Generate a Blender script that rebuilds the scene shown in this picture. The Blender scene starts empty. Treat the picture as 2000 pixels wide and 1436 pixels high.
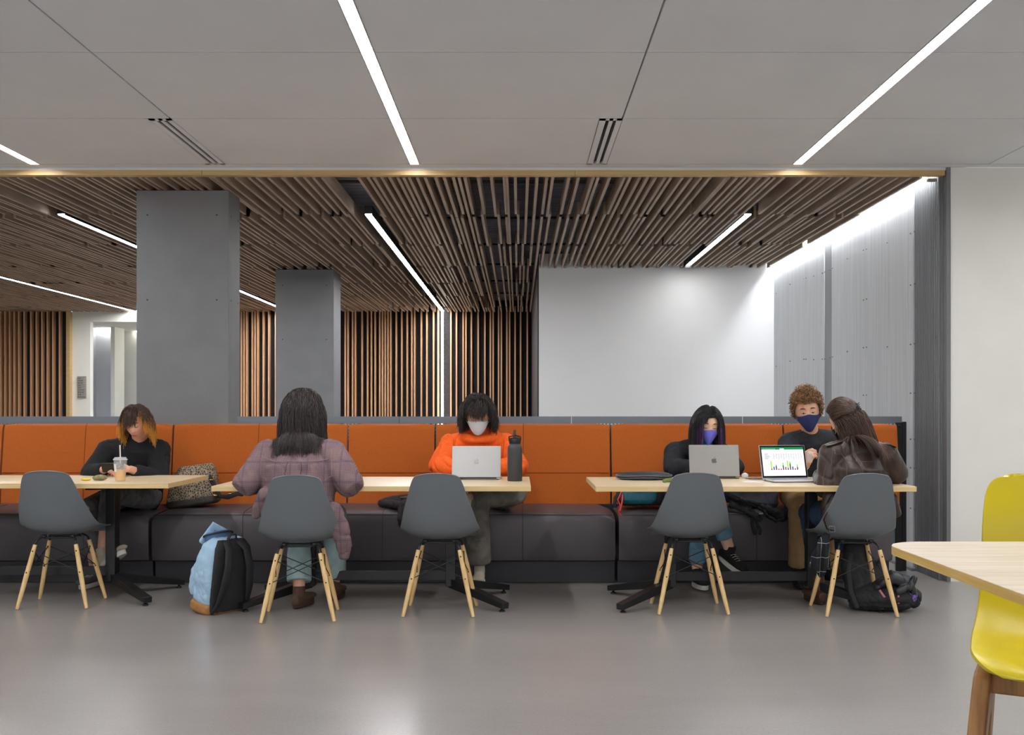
import bpy, bmesh, math, random
from mathutils import Vector, Matrix, noise
S = bpy.context.scene
COL = S.collection
F = 2050.0            # focal length in pixels of the 2000 px wide frame
EYE = 1.18            # eye height in metres

# ---------------------------------------------------------------- camera
cam_d = bpy.data.cameras.new('camera')
cam = bpy.data.objects.new('camera', cam_d); COL.objects.link(cam)
cam.location = (0, 0, EYE); cam.rotation_euler = (math.radians(90), 0, 0)
cam_d.sensor_width = 36.0; cam_d.sensor_fit = 'HORIZONTAL'
cam_d.lens = F / 2000 * 36.0
cam_d.shift_x = -0.006; cam_d.shift_y = 0.041
cam_d.clip_start = 0.05; cam_d.clip_end = 100
S.camera = cam

# ---------------------------------------------------------------- world, exposure
w = bpy.data.worlds.new('world'); S.world = w; w.use_nodes = True
w.node_tree.nodes['Background'].inputs[0].default_value = (0.93, 0.96, 1, 1)
w.node_tree.nodes['Background'].inputs[1].default_value = 1.8
S.view_settings.view_transform = 'Standard'
S.view_settings.look = 'None'
S.view_settings.gamma = 1
S.view_settings.use_curve_mapping = False
S.view_settings.exposure = 0.72
S.cycles.use_denoising = True
S.cycles.max_bounces = 7
S.cycles.diffuse_bounces = 4
STRIP = 44.0          # radiance of the ceiling light strips
ALCOVE = 66.0          # radiance of the strips between the wooden slats
COVE = 54.0

# ---------------------------------------------------------------- materials
def lin(c):
    r = []
    for v in c[:3]:
        v = v / 255.0
        r.append(v / 12.92 if v <= 0.04045 else ((v + 0.055) / 1.055) ** 2.4)
    return (r[0], r[1], r[2], 1)
class N:
    def __init__(s, m): s.m = m; s.t = m.node_tree; s.b = s.t.nodes['Principled BSDF']
    def new(s, kind, **kw):
        n = s.t.nodes.new(kind)
        for k, v in kw.items():
            if k.startswith('i_'): n.inputs[int(k[2:])].default_value = v
            else: setattr(n, k, v)
        return n
    def link(s, a, b): s.t.links.new(a, b)
def mat(name, c, rough=0.6, metal=0.0, c2=None, scale=(1, 1, 1), ns=8.0, detail=4.0, bump=0.0, bscale=None,
        lo=0.35, hi=0.65, emit=None, estr=0.0, spec=0.5, rvar=0.0, trans=0.0, sheen=0.0, alpha=1.0):
    m = bpy.data.materials.new(name); m.use_nodes = True
    n = N(m); b = n.b
    b.inputs['Base Color'].default_value = lin(c)
    b.inputs['Roughness'].default_value = rough
    b.inputs['Metallic'].default_value = metal
    b.inputs['Specular IOR Level'].default_value = spec
    if trans: b.inputs['Transmission Weight'].default_value = trans
    if sheen:
        b.inputs['Sheen Weight'].default_value = sheen
    if alpha < 1: b.inputs['Alpha'].default_value = alpha
    if emit is not None:
        b.inputs['Emission Color'].default_value = lin(emit); b.inputs['Emission Strength'].default_value = estr
    if c2 is not None or bump or rvar:
        tc = n.new('ShaderNodeTexCoord'); mp = n.new('ShaderNodeMapping'); mp.inputs['Scale'].default_value = scale
        n.link(tc.outputs['Object'], mp.inputs['Vector'])
        nz = n.new('ShaderNodeTexNoise'); nz.inputs['Scale'].default_value = ns; nz.inputs['Detail'].default_value = detail
        n.link(mp.outputs[0], nz.inputs['Vector'])
        if c2 is not None:
            cr = n.new('ShaderNodeValToRGB')
            cr.color_ramp.elements[0].position = lo; cr.color_ramp.elements[0].color = lin(c)
            cr.color_ramp.elements[1].position = hi; cr.color_ramp.elements[1].color = lin(c2)
            n.link(nz.outputs[0], cr.inputs[0]); n.link(cr.outputs[0], b.inputs['Base Color'])
        if rvar:
            mr = n.new('ShaderNodeMapRange'); mr.inputs[3].default_value = rough - rvar; mr.inputs[4].default_value = rough + rvar
            mr.inputs[1].default_value = 0.3; mr.inputs[2].default_value = 0.7
            n.link(nz.outputs[0], mr.inputs[0]); n.link(mr.outputs[0], b.inputs['Roughness'])
        if bump:
            src = nz
            if bscale:
                src = n.new('ShaderNodeTexNoise'); src.inputs['Scale'].default_value = bscale; src.inputs['Detail'].default_value = 3
                n.link(mp.outputs[0], src.inputs['Vector'])
            bp = n.new('ShaderNodeBump'); bp.inputs['Strength'].default_value = bump; bp.inputs['Distance'].default_value = 0.01
            n.link(src.outputs[0], bp.inputs['Height']); n.link(bp.outputs[0], b.inputs['Normal'])
    return m
def glow(name, c, s):
    m = bpy.data.materials.new(name); m.use_nodes = True
    t = m.node_tree; t.nodes.clear()
    e = t.nodes.new('ShaderNodeEmission'); o = t.nodes.new('ShaderNodeOutputMaterial')
    e.inputs[0].default_value = lin(c); e.inputs[1].default_value = s
    t.links.new(e.outputs[0], o.inputs[0]); return m

M = {}
M['ceiling'] = mat('ceiling_panel', (224, 227, 231), 0.85, c2=(228, 231, 235), ns=2.0)
M['ceiling_gap'] = mat('ceiling_gap', (70, 68, 66), 0.9)
M['beige'] = mat('beige_paint', (228, 227, 218), 0.8, c2=(232, 231, 222), ns=3.0)
M['white'] = mat('white_paint', (240, 240, 240), 0.75, c2=(242, 242, 242), ns=3.0)
M['bluegrey'] = mat('blue_grey_paint', (200, 204, 212), 0.8)
M['trim'] = mat('maple_trim', (196, 162, 106), 0.5, c2=(208, 176, 122), scale=(0.6, 8, 30), ns=3)
M['slat'] = mat('ceiling_slat_wood', (156, 136, 118), 0.5, c2=(184, 164, 144), scale=(30, 0.7, 8), ns=3, detail=5)
M['slatw'] = mat('wall_slat_wood', (206, 156, 114), 0.55, c2=(222, 176, 134), scale=(40, 40, 0.8), ns=3)
M['black_felt'] = mat('black_felt', (26, 26, 30), 0.95, c2=(36, 36, 41), ns=20)
M['plenum'] = mat('dark_plenum_felt', (92, 93, 104), 0.8, c2=(130, 131, 144), scale=(1.5, 14, 1), ns=2.5, bump=0.5)
M['concrete'] = mat('column_concrete', (118, 119, 121), 0.75, c2=(124, 125, 127), ns=4, detail=8, bump=0.15, bscale=60)
M['darkmetal'] = mat('dark_metal', (36, 36, 39), 0.45, metal=0.3)
M['blackmetal'] = mat('black_powder_coat', (22, 22, 24), 0.42, c2=(28, 28, 30), ns=40)
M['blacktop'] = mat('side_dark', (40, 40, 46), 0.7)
M['screen'] = mat('screen_grey_metal', (112, 120, 128), 0.45, metal=0.35)
M['birch'] = mat('birch_laminate', (214, 190, 150), 0.36, c2=(226, 206, 170), scale=(0.8, 14, 14), ns=3, detail=6, rvar=0.05)
M['birch_edge'] = mat('birch_edge', (214, 184, 128), 0.5, c2=(226, 198, 146), scale=(1.2, 6, 60), ns=3)
M['birch_leg'] = mat('birch_dowel', (220, 180, 118), 0.42, c2=(234, 200, 144), scale=(14, 14, 1.2), ns=4)
M['oak'] = mat('oak_frame', (136, 92, 48), 0.45, c2=(168, 120, 68), scale=(24, 6, 2.2), ns=3, detail=6, rvar=0.06)
M['oaktop'] = mat('pale_oak_top', (206, 188, 160), 0.38, c2=(222, 207, 182), scale=(2.0, 26, 20), ns=3, detail=6)
M['oakedge'] = mat('ply_edge', (196, 160, 84), 0.5, c2=(216, 182, 110), scale=(2, 2, 50), ns=3)
M['shell'] = mat('grey_chair_plastic', (108, 113, 117), 0.38, c2=(110, 115, 119), ns=3, bump=0.05, bscale=260)
M['yellow'] = mat('yellow_plastic', (206, 184, 8), 0.36)
M['orange'] = mat('orange_wool', (186, 94, 20), 0.92, c2=(174, 86, 17), ns=180, detail=2, bump=0.12, sheen=0.15)
M['leather'] = mat('charcoal_vinyl', (80, 75, 79), 0.4, c2=(86, 81, 84), ns=6, bump=0.12, bscale=220, rvar=0.03)
M['plinth'] = mat('plinth_black', (46, 46, 52), 0.45)
M['seam'] = mat('seam_dark', (40, 37, 39), 0.6)
M['oseam'] = mat('orange_seam', (138, 62, 10), 0.9)
M['steel'] = mat('brushed_steel', (120, 122, 124), 0.45, metal=0.4)
M['strip'] = glow('light_diffuser', (250, 250, 252), STRIP)
M['strip2'] = glow('alcove_diffuser', (250, 250, 252), ALCOVE)
M['strip3'] = glow('short_alcove_diffuser', (250, 250, 250), 24.0); M['strip4'] = glow('soft_diffuser', (255, 250, 242), 10.0)
M['cove'] = glow('cove_diffuser', (246, 250, 255), COVE)
M['alu'] = mat('light_channel', (190, 190, 188), 0.5)
# polished concrete floor
m = mat('polished_concrete_floor', (128, 119, 113), 0.3); n = N(m)
tc = n.new('ShaderNodeTexCoord')
n1 = n.new('ShaderNodeTexNoise'); n1.inputs['Scale'].default_value = 0.9; n1.inputs['Detail'].default_value = 10; n1.inputs['Roughness'].default_value = 0.72
n2 = n.new('ShaderNodeTexNoise'); n2.inputs['Scale'].default_value = 90; n2.inputs['Detail'].default_value = 3
mp = n.new('ShaderNodeMapping'); mp.inputs['Scale'].default_value = (0.5, 1.6, 1)
n.link(tc.outputs['Object'], mp.inputs[0]); n.link(mp.outputs[0], n1.inputs['Vector']); n.link(tc.outputs['Object'], n2.inputs['Vector'])
ad = n.new('ShaderNodeMix'); ad.inputs[0].default_value = 0.45
n.link(n1.outputs[0], ad.inputs[2]); n.link(n2.outputs[0], ad.inputs[3])
cr = n.new('ShaderNodeValToRGB'); cr.color_ramp.elements[0].position = 0.32; cr.color_ramp.elements[0].color = lin((128, 124, 121))
cr.color_ramp.elements[1].position = 0.68; cr.color_ramp.elements[1].color = lin((152, 147, 143))
n.link(ad.outputs[0], cr.inputs[0]); n.link(cr.outputs[0], n.b.inputs['Base Color'])
mr = n.new('ShaderNodeMapRange'); mr.inputs[1].default_value = 0.3; mr.inputs[2].default_value = 0.7; mr.inputs[3].default_value = 0.27; mr.inputs[4].default_value = 0.30
pass
bp = n.new('ShaderNodeBump'); bp.inputs['Strength'].default_value = 0.05; bp.inputs['Distance'].default_value = 0.01
n.link(n2.outputs[0], bp.inputs['Height']); n.link(bp.outputs[0], n.b.inputs['Normal'])
M['floor'] = m
# zinc wall cladding: fine vertical streaks
m = mat('zinc_panel', (184, 187, 190), 0.5, c2=(200, 203, 206), scale=(6, 14, 0.35), ns=3, detail=8, spec=0.4, rvar=0.06, metal=0.1)
M['zinc'] = m
M['zinc_dark'] = mat('zinc_dark', (124, 127, 131), 0.5, c2=(136, 139, 142), scale=(6, 20, 0.3), ns=3, metal=0.15)
M['zinc_rib'] = mat('zinc_rib', (112, 114, 117), 0.5, c2=(124, 126, 128), scale=(6, 20, 0.3), ns=3, metal=0.15)

# ---------------------------------------------------------------- mesh helpers
class MB:
    def __init__(s): s.v = []; s.f = []; s.m = []; s.mi = 0; s.xf = None
    def pt(s, p):
        p = Vector(p)
        if s.xf is not None: p = s.xf @ p
        s.v.append((p.x, p.y, p.z)); return len(s.v) - 1
    def face(s, idx): s.f.append(tuple(idx)); s.m.append(s.mi)
    def box(s, a, b):
        (x0, y0, z0), (x1, y1, z1) = a, b
        i = [s.pt(p) for p in ((x0,y0,z0),(x1,y0,z0),(x1,y1,z0),(x0,y1,z0),(x0,y0,z1),(x1,y0,z1),(x1,y1,z1),(x0,y1,z1))]
        for q in ((0,3,2,1),(4,5,6,7),(0,1,5,4),(1,2,6,5),(2,3,7,6),(3,0,4,7)): s.face([i[k] for k in q])
    def ring(s, pts): return [s.pt(p) for p in pts]
    def bridge(s, a, b):
        n = len(a)
        for k in range(n): s.face((a[k], a[(k+1) % n], b[(k+1) % n], b[k]))
    def loft(s, rings, cap=True):
        rs = [s.ring(r) for r in rings]
        for a, b in zip(rs, rs[1:]): s.bridge(a, b)
        if cap:
            s.face(list(reversed(rs[0]))); s.face(rs[-1])
    def tube(s, pts, rad, seg=12, side=None, caps='round', power=1.0):
        pts = [Vector(p) for p in pts]
        if not isinstance(rad, (list, tuple)) or (len(rad) != len(pts)): rad = [rad] * len(pts)
        R = [(r, r) if not isinstance(r, (tuple, list)) else r for r in rad]
        n = len(pts); rings = []
        tang = []
        for i in range(n):
            t = (pts[min(i+1, n-1)] - pts[max(i-1, 0)])
            tang.append(t.normalized() if t.length > 1e-9 else Vector((0, 0, 1)))
        prev = Vector(side) if side is not None else None
        if prev is None:
            prev = Vector((1, 0, 0)) if abs(tang[0].x) < 0.9 else Vector((0, 1, 0))
        def ring(c, t, u, a, b):
            u = (u - t * u.dot(t)); u.normalize(); v = t.cross(u)
            o = []
            for k in range(seg):
                an = 2 * math.pi * k / seg; ca, sa = math.cos(an), math.sin(an)
                if power != 1.0:
                    ca = math.copysign(abs(ca) ** power, ca); sa = math.copysign(abs(sa) ** power, sa)
                o.append(c + u * (a * ca) + v * (b * sa))
            return o, u
        for i in range(n):
            a, b = R[i]
            ref = Vector(side) if side is not None else prev
            if abs(ref.normalized().dot(tang[i])) > 0.98: ref = prev
            if i == 0 and caps == 'round':
                for q in (0.35, 0.8):
                    k = math.sqrt(1 - (1-q) ** 2) if q < 1 else 1
                    d = (a + b) / 2 * (1 - q)
                    r, _ = ring(pts[0] - tang[0] * d, tang[0], ref, a * k, b * k); rings.append(r)
            r, u = ring(pts[i], tang[i], ref, a, b); prev = u; rings.append(r)
            if i == n - 1 and caps == 'round':
                for q in (0.8, 0.35):
                    k = math.sqrt(1 - (1-q) ** 2)
                    d = (a + b) / 2 * (1 - q)
                    r, _ = ring(pts[-1] + tang[-1] * d, tang[-1], u, a * k, b * k); rings.append(r)
        s.loft(rings)
    def ell(s, c, r, rot=None, seg=16, rows=10):
        c = Vector(c); rings = []
        for i in range(rows + 1):
            th = math.pi * (i + 0.0) / rows
            th = min(max(th, 0.08), math.pi - 0.08)
            o = []
            for k in range(seg):
                an = 2 * math.pi * k / seg
                p = Vector((r[0] * math.sin(th) * math.cos(an), r[1] * math.sin(th) * math.sin(an), -r[2] * math.cos(th)))
                if rot is not None: p = rot @ p
                o.append(c + p)
            rings.append(o)
        s.loft(rings)
    def prism(s, poly, vec):
        """poly: list of 3D points (planar), extruded by vec"""
        a = s.ring(poly); b = s.ring([Vector(p) + Vector(vec) for p in poly])
        s.face(list(reversed(a))); s.face(b); s.bridge(a, b)
    def lathe(s, c, prof, seg=28, axis=None):
        c = Vector(c); rings = []
        for r, z in prof:
            o = []
            for k in range(seg):
                an = 2 * math.pi * k / seg
                o.append(c + Vector((r * math.cos(an), r * math.sin(an), z)))
            rings.append(o)
        s.loft(rings)
    def mesh(s, name):
        me = bpy.data.meshes.new(name); me.from_pydata(s.v, [], s.f)
        return me
    def build(s, name, mats, parent=None, smooth=False, bevel=0.0, seg=2, sub=0, fix=True, origin=None):
        me = s.mesh(name)
        if not isinstance(mats, (list, tuple)): mats = [mats]
        for m_ in mats: me.materials.append(m_)
        if len(mats) > 1: me.polygons.foreach_set('material_index', s.m)
        if fix:
            bm = bmesh.new(); bm.from_mesh(me); bmesh.ops.recalc_face_normals(bm, faces=bm.faces); bm.to_mesh(me); bm.free()
        if origin is not None:
            me.transform(Matrix.Translation(-Vector(origin)))
        o = bpy.data.objects.new(name, me); COL.objects.link(o)
        if origin is not None: o.location = origin
        if parent is not None:
            o.parent = parent
        if smooth:
            me.polygons.foreach_set('use_smooth', [True] * len(me.polygons))
            if smooth == 'auto':
                md = None
                try:
                    me.set_sharp_from_angle(angle=math.radians(40))
                except Exception: pass
        if bevel:
            b = o.modifiers.new('bevel', 'BEVEL'); b.width = bevel; b.segments = seg; b.limit_method = 'ANGLE'; b.angle_limit = math.radians(35)
            me.polygons.foreach_set('use_smooth', [True] * len(me.polygons)); b.harden_normals = True
        if sub:
            b = o.modifiers.new('sub', 'SUBSURF'); b.levels = sub; b.render_levels = sub
            me.polygons.foreach_set('use_smooth', [True] * len(me.polygons))
        return o
def inv_parent(o, parent):
    """parent keeps its own place: child verts are in world coordinates"""
    o.parent = parent; o.matrix_parent_inverse = Matrix.Translation(-Vector(parent.location))
def thing(name, loc, label=None, cat=None, group=None):
    o = bpy.data.objects.new(name, None); COL.objects.link(o); o.location = loc
    o.empty_display_size = 0.05
    if label: tag(o, label, cat, group)
    return o
def tag(o, label=None, cat=None, group=None, kind=None):
    if label: o['label'] = label
    if cat: o['category'] = cat
    if group: o['group'] = group
    if kind: o['kind'] = kind
    return o
def copy_tree(o, parent=None):
    c = o.copy(); COL.objects.link(c)
    if parent is not None: c.parent = parent
    for ch in [x for x in bpy.data.objects if x.parent == o]: copy_tree(ch, c)
    return c
def struct(o, label=None):
    o['kind'] = 'structure'
    if label: o['label'] = label
    return o
def B(name, a, b, m, bevel=0.0, parent=None):
    q = MB(); q.box(a, b); return q.build(name, m, bevel=bevel, parent=parent)
def W(px, py, D):
    """measured point of the photograph at distance D -> metres"""
    s = F / D
    return Vector(((px - 1012) / s, D, EYE - (py - 800) / s))
rnd = random.Random(7)

# ================================================================ SETTING
D0 = 7.2                         # plane where the white ceiling ends and the alcove starts
struct(B('floor', (-11, -5, -0.1), (9, 22, 0), M['floor']), 'polished grey concrete floor')
# white panel ceiling
q = MB(); q.mi = 1; q.box((-11, -5, 2.875), (6, D0, 2.9)); q.mi = 0
LX = [-5.86, -3.27, -0.70, 1.89, 4.48]
rows = [7.10, 5.99, 4.88, 3.77, 2.66, 1.55, 0.44, -0.67, -1.78, -2.89, -4.0, -5.0]
xs = []
VW = 0.128
for i, lx in enumerate(LX):
    if i < len(LX) - 1:
        g = (lx + LX[i+1]) / 2
        xs += [(lx + 0.035, g - 0.004), (g + 0.004, LX[i+1] - 0.035)]
xs = [(-11, LX[0] - 0.035)] + xs + [(LX[-1] + 0.035, 6)]
gaps = [(a + b) / 2 for a, b in zip(LX, LX[1:])]
for j in range(len(rows) - 1):
    y1, y0 = rows[j] - 0.004, rows[j+1] + 0.004
    for (a, b) in xs:
        if j == 0:   # the diffusers sit left of the panel joint in this row
            for g in gaps[1:3]:
                if abs(b - (g - 0.004)) < 1e-6: b = g - VW - 0.004
        q.box((a, y0, 2.84), (b, y1, 2.87))
q.box((-11, 7.108, 2.84), (6, D0, 2.87))
ce = q.build('ceiling', [M['ceiling'], M['ceiling_gap']], bevel=0.0015, seg=1); struct(ce, 'white panelled ceiling')
# ceiling light strips
names = {-5.86: 'far left, outside', -3.27: 'recessed linear light strip ending at the left edge of the white ceiling',
         -0.70: 'recessed linear light strip in the white ceiling, the long one left of the centre',
         1.89: 'recessed linear light strip in the white ceiling running to the top right corner', 4.48: 'x'}
for lx in LX[:]:
    if lx < -5 or lx > 4: lab = 'recessed linear light strip in the white ceiling beyond the picture edge'
    else: lab = names[lx]
    t = thing('ceiling_light', (lx, 1.5, 2.84), lab, 'light', 'recessed light strips in the white ceiling')
    q = MB()
    for s_ in (-1, 1): q.box((lx + s_*0.0345 - (0.006 if s_ > 0 else 0), 0.4, 2.838), (lx + s_*0.0345 + (0.006 if s_ < 0 else 0), 7.10, 2.872))
    q.box((lx - 0.0345, 7.10, 2.838), (lx + 0.0345, 7.107, 2.872))
    inv_parent(q.build('light_channel', M['alu']), t)
    q = MB(); q.box((lx - 0.0245, 0.45, 2.846), (lx + 0.0245, 7.09, 2.866))
    inv_parent(q.build('diffuser', M['strip']), t)
# slot diffusers
for g, lab in ((gaps[1], 'slot air diffuser in the ceiling left of the long light strip'),
               (gaps[2], 'slot air diffuser in the ceiling right of the long light strip')):
    t = thing('air_diffuser', (g - VW/2, 6.5, 2.84), lab, 'vent', 'ceiling slot diffusers')
    q = MB(); x0, x1 = g - VW, g
    sl = [(x0 + 0.036, x0 + 0.056), (x0 + 0.078, x0 + 0.098)]
    ya, yb = 6.0, 7.105
    q.box((x0, ya, 2.838), (sl[0][0], yb, 2.85)); q.box((sl[0][1], ya, 2.838), (sl[1][0], yb, 2.85)); q.box((sl[1][1], ya, 2.838), (x1, yb, 2.85))
    q.box((x0, ya, 2.838), (x1, ya + 0.025, 2.85)); q.box((x0, yb - 0.025, 2.838), (x1, yb, 2.85))
    inv_parent(q.build('frame', M['ceiling']), t)
    q = MB(); q.box((x0 + .002, ya+.002, 2.862), (x1-.002, yb-.002, 2.866))
    for a, b in sl: q.box(((a+b)/2 - 0.001, ya, 2.842), ((a+b)/2 + 0.001, yb, 2.862))
    inv_parent(q.build('dark_slot', M['blackmetal']), t)
# wooden fascia along the edge of the slat ceiling
q = MB()
ed = [-11, -6.6, -2.17, 0.39, 2.93]
for a, b in zip(ed, ed[1:]): q.box((a + 0.001, D0, 2.788), (b - 0.001, D0 + 0.06, 2.823))
struct(q.build('trim_1', M['trim'], bevel=0.002, seg=1), 'pale wooden fascia between the white ceiling and the slats')
struct(B('trim_2', (-11, D0 + 0.004, 2.823), (2.963, D0 + 0.05, 2.9), M['ceiling']))
struct(B('trim_3', (2.935, D0 - 0.012, 0), (2.963, D0 + 0.06, 2.84), M['zinc_rib'], 0.002), 'slim dark metal corner post')

# ---- slat ceiling
SL_X0, SL_X1, ZB = -11.0, 2.84, 2.783
AL = [-6.28, -3.77, -1.235, 1.895]                    # strips between the slats
seg_y = [7.265, 8.62, 10.17, 11.72, 13.27, 14.82, 16.37, 17.24]
q = MB()
pat = [0.0, 0.062, 0.098, 0.165, 0.262, 0.300, 0.372, 0.410, 0.478, 0.560]
for si in range(len(seg_y) - 1):
    y0, y1 = seg_y[si], seg_y[si+1]
    rs = random.Random(100); x0_ = SL_X0
    while x0_ < SL_X1 - 0.03:
        x = x0_ + (rnd.choice((-0.02, 0.022)) if rnd.random() < 0.18 else 0)
        jit = 0.10 * (1 if rnd.random() < 0.35 else 0)
        ya, yb = y0 + (0.004 if si == 0 else 0.003), y1 - 0.003 - jit * 0.0
        off = rnd.choice((0, 0, 0, 0.12))
        if si > 0: ya = y0 + 0.003 + off * 0
        yb = min(y1 - 0.003 + off, seg_y[-1])
        if si > 0: ya = y0 + 0.003 + (0.16 if rnd.random() < 0.2 else 0)
        if not any(abs(x - a) < 0.062 and yb > 8.6 and (a < 1 or ya < 11.95) for a in AL):
            block = (x > 0.20 and ya > 11.8)
            if x > 0.20 and yb > 11.9 and ya < 11.9: yb = 11.9
            if not block:
                incol = (-2.14 < x < -1.43 and ya < 8.0)
                q.box((x, ya, ZB), (x + 0.021, yb, ZB + 0.105))
        x0_ += rs.choice((0.040, 0.055, 0.062, 0.066, 0.080, 0.092))
so = q.build('ceiling_slats', M['slat'], fix=False); tag(so, kind='structure'); struct(so, 'wooden slat ceiling of the alcove')
struct(B('ceiling_2', (-11, D0 + 0.06, 2.97), (2.96, 17.6, 3.0), M['plenum']), 'dark felt above the slats')
q = MB()
for y in (7.9, 9.4, 10.9, 12.4, 14.0, 15.5): q.box((-11, y, ZB + 0.107), (2.84 if y < 11.8 else 0.2, y + 0.03, ZB + 0.125))
struct(q.build('ceiling_battens', M['black_felt']))
al_lab = {-6.28: 'light strip between the ceiling slats furthest to the left', -3.77: 'light strip between the ceiling slats crossing behind the big concrete column',
          -1.235: 'light strip between the ceiling slats that turns down the slatted back wall', 1.895: 'short light strip between the ceiling slats above the white wall'}
for a in AL:
    ye = 17.16 if a < 1 else 11.9
    ys = 8.66
    t = thing('slat_ceiling_light', (a, (ys+ye)/2, ZB), al_lab[a], 'light', 'light strips between the wooden ceiling slats')
    q = MB()
    q.box((a - 0.032, ys, ZB + 0.002), (a - 0.027, ye, ZB + 0.08)); q.box((a + 0.027, ys, ZB + 0.002), (a + 0.032, ye, ZB + 0.08))
    if a > 1: q.box((a - 0.032, ye - 0.195, ZB - 0.02), (a + 0.032, ye - 0.19, ZB + 0.08))
    q.box((a - 0.032, ys - 0.005, ZB + 0.012), (a + 0.032, ys, ZB + 0.08)); q.box((a - 0.032, ys, ZB + 0.072), (a + 0.032, ye, ZB + 0.08))
    inv_parent(q.build('light_channel', M['darkmetal']), t)
    q = MB(); q.box((a - 0.0265, ys, ZB + 0.006), (a + 0.0265, ye - (0.2 if a > 1 else 0), ZB + 0.03))
    inv_parent(q.build('diffuser', M['strip3'] if a > 1 else M['strip2']), t)
    if a == -1.235:
        q = MB(); q.box((a - 0.017, 17.10, 0.25), (a + 0.017, 17.15, ZB + 0.004)); inv_parent(q.build('wall_diffuser', M['strip4']), t)
# ---- slatted back wall
q = MB(); q.box((-11, 17.26, 0), (-7.37, 17.3, 3.0)); q.box((-5.95, 17.26, 0), (0.33, 17.3, 3.0))
struct(q.build('wall_back', M['black_felt']), 'black felt behind the vertical slats of the back wall')
q = MB()
def wslats(x0, x1):
    x = x0
    while x < x1 - 0.03:
        if abs(x + 0.012 + 1.235) > 0.06: q.box((x, 17.17, 0.0), (x + 0.024, 17.258, ZB + 0.09))
        x += rnd.choice((0.045, 0.062, 0.075, 0.09, 0.11))
wslats(-11, -7.42); wslats(-5.9, 0.22)
struct(q.build('wall_back_slats', M['slatw'], fix=False), 'vertical wooden slats on the back wall')
struct(B('trim_4', (-7.375, 17.12, 0), (-7.315, 17.3, ZB), M['trim'], 0.002), 'pale wooden edge board of the slat wall')
# ---- corridor beyond the opening at the left
q = MB(); q.box((-7.315, 17.22, 0), (-7.02, 17.34, 2.62)); q.box((-7.315, 17.22, 2.62), (-5.95, 17.34, ZB + .1))
struct(q.build('wall_corridor', M['beige']), 'cream wall around the corridor opening')
struct(B('wall_corridor_side', (-7.6, 18.9, 0), (-7.2, 19.0, 2.7), M['bluegrey'])); struct(B('wall_corridor_fin', (-7.2, 18.55, 0), (-7.13, 19.0, 2.7), M['beige']))
struct(B('wall_corridor_end', (-9.0, 19.6, 0), (-4.5, 19.7, 2.8), M['beige'])); struct(B('ceiling_corridor', (-8.2, 17.34, 2.64), (-4.5, 19.8, 2.7), M['beige']))
struct(B('wall_corridor_left', (-8.2, 17.34, 0), (-7.6, 19.6, 2.7), M['bluegrey']))
t = thing('corridor_light', (-6.9, 19.3, 2.64), 'thin wall-washing light in the corridor beyond the opening', 'light')
q = MB(); q.box((-7.12, 19.50, 2.61), (-4.6, 19.56, 2.635)); q.box((-7.55, 18.80, 2.61), (-7.22, 18.84, 2.635)); inv_parent(q.build('diffuser', M['strip4']), t)
# directory plaque with rows of text
t = thing('directory_sign', (-7.15, 17.21, 1.54), 'grey directory plaque with rows of small text on the cream corridor wall', 'sign')
q = MB(); q.box((-7.225, 17.195, 1.365), (-7.08, 17.219, 1.727)); inv_parent(q.build('plate', mat('sign_grey', (160, 156, 148), 0.5), bevel=0.002), t)
q = MB(); z = 1.705
for k in range(9):
    q.box((-7.220, 17.192, z - 0.004), (-7.085, 17.1945, z - 0.0015)); xx = -7.213
    for _ in range(rnd.randint(2, 4)):
        l = rnd.uniform(0.012, 0.03)
        if xx + l > -7.09: break
        q.box((xx, 17.192, z - 0.022), (xx + l, 17.1945, z - 0.012)); xx += l + 0.008
    z -= 0.038
inv_parent(q.build('sign_text', mat('sign_text', (70, 68, 64), 0.6)), t)
# ---- white block wall, its dark flank
struct(B('wall_white', (0.235, 11.92, 0), (2.92, 17.3, 2.95), M['white']), 'white wall at the end of the alcove')
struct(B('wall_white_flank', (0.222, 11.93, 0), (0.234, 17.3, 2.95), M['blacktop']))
# ---- zinc wall on the right
struct(B('wall_right', (2.925, D0 + 0.06, 0), (3.1, 17.3, 2.97), M['zinc_rib']), 'metal clad right wall of the alcove')
pan = [(11.92, 10.62, 'zinc'), (10.62, 9.97, 'zinc'), (9.97, 9.73, 'zinc_dark'), (9.73, 8.78, 'zinc'), (8.78, 7.72, 'zinc')]
for y1, y0, k in pan:
    struct(B('wall_panel', (2.905 if k == 'zinc' else 2.914, y0 + 0.002, 0.0), (2.925, y1 - 0.002, 2.95), M[k], 0.001))
q = MB(); y = 7.26
while y < 7.70:
    q.box((2.905, y, 0), (2.925, y + 0.016, 2.95)); y += 0.030
struct(q.build('wall_ribs', M['zinc_rib'], bevel=0.003, seg=1), 'ribbed dark metal panel')
q = MB()
for z in (2.5, 1.68, 0.98):
    for y in (7.68, 7.76, 8.25, 8.74, 8.82, 9.25, 9.69, 9.77, 9.93, 10.01, 10.3, 10.58, 10.66, 11.2, 11.8, 7.3):
        q.tube([(2.904, y, z + .02*math.sin(y*3)), (2.899, y, z + .02*math.sin(y*3))], 0.0055, seg=8)
for z in (2.1, 1.3, 0.75, 0.45):
    for y in (7.76, 8.74, 7.68, 8.82): q.tube([(2.904, y, z), (2.899, y, z)], 0.005, seg=8)
struct(q.build('wall_studs', M['steel'], smooth=True))
t = thing('cove_light', (2.87, 9.5, 2.9), 'hidden cove light washing down the zinc wall at the slat ceiling edge', 'light')
q = MB(); q.box((2.852, D0 + 0.08, 2.862), (2.884, 11.9, 2.882)); inv_parent(q.build('diffuser', M['cove']), t)
q = MB(); q.box((2.846, D0 + 0.07, 2.884), (2.90, 11.91, 2.92)); q.box((2.843, D0 + 0.07, 2.85), (2.849, 11.91, 2.884))
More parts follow.
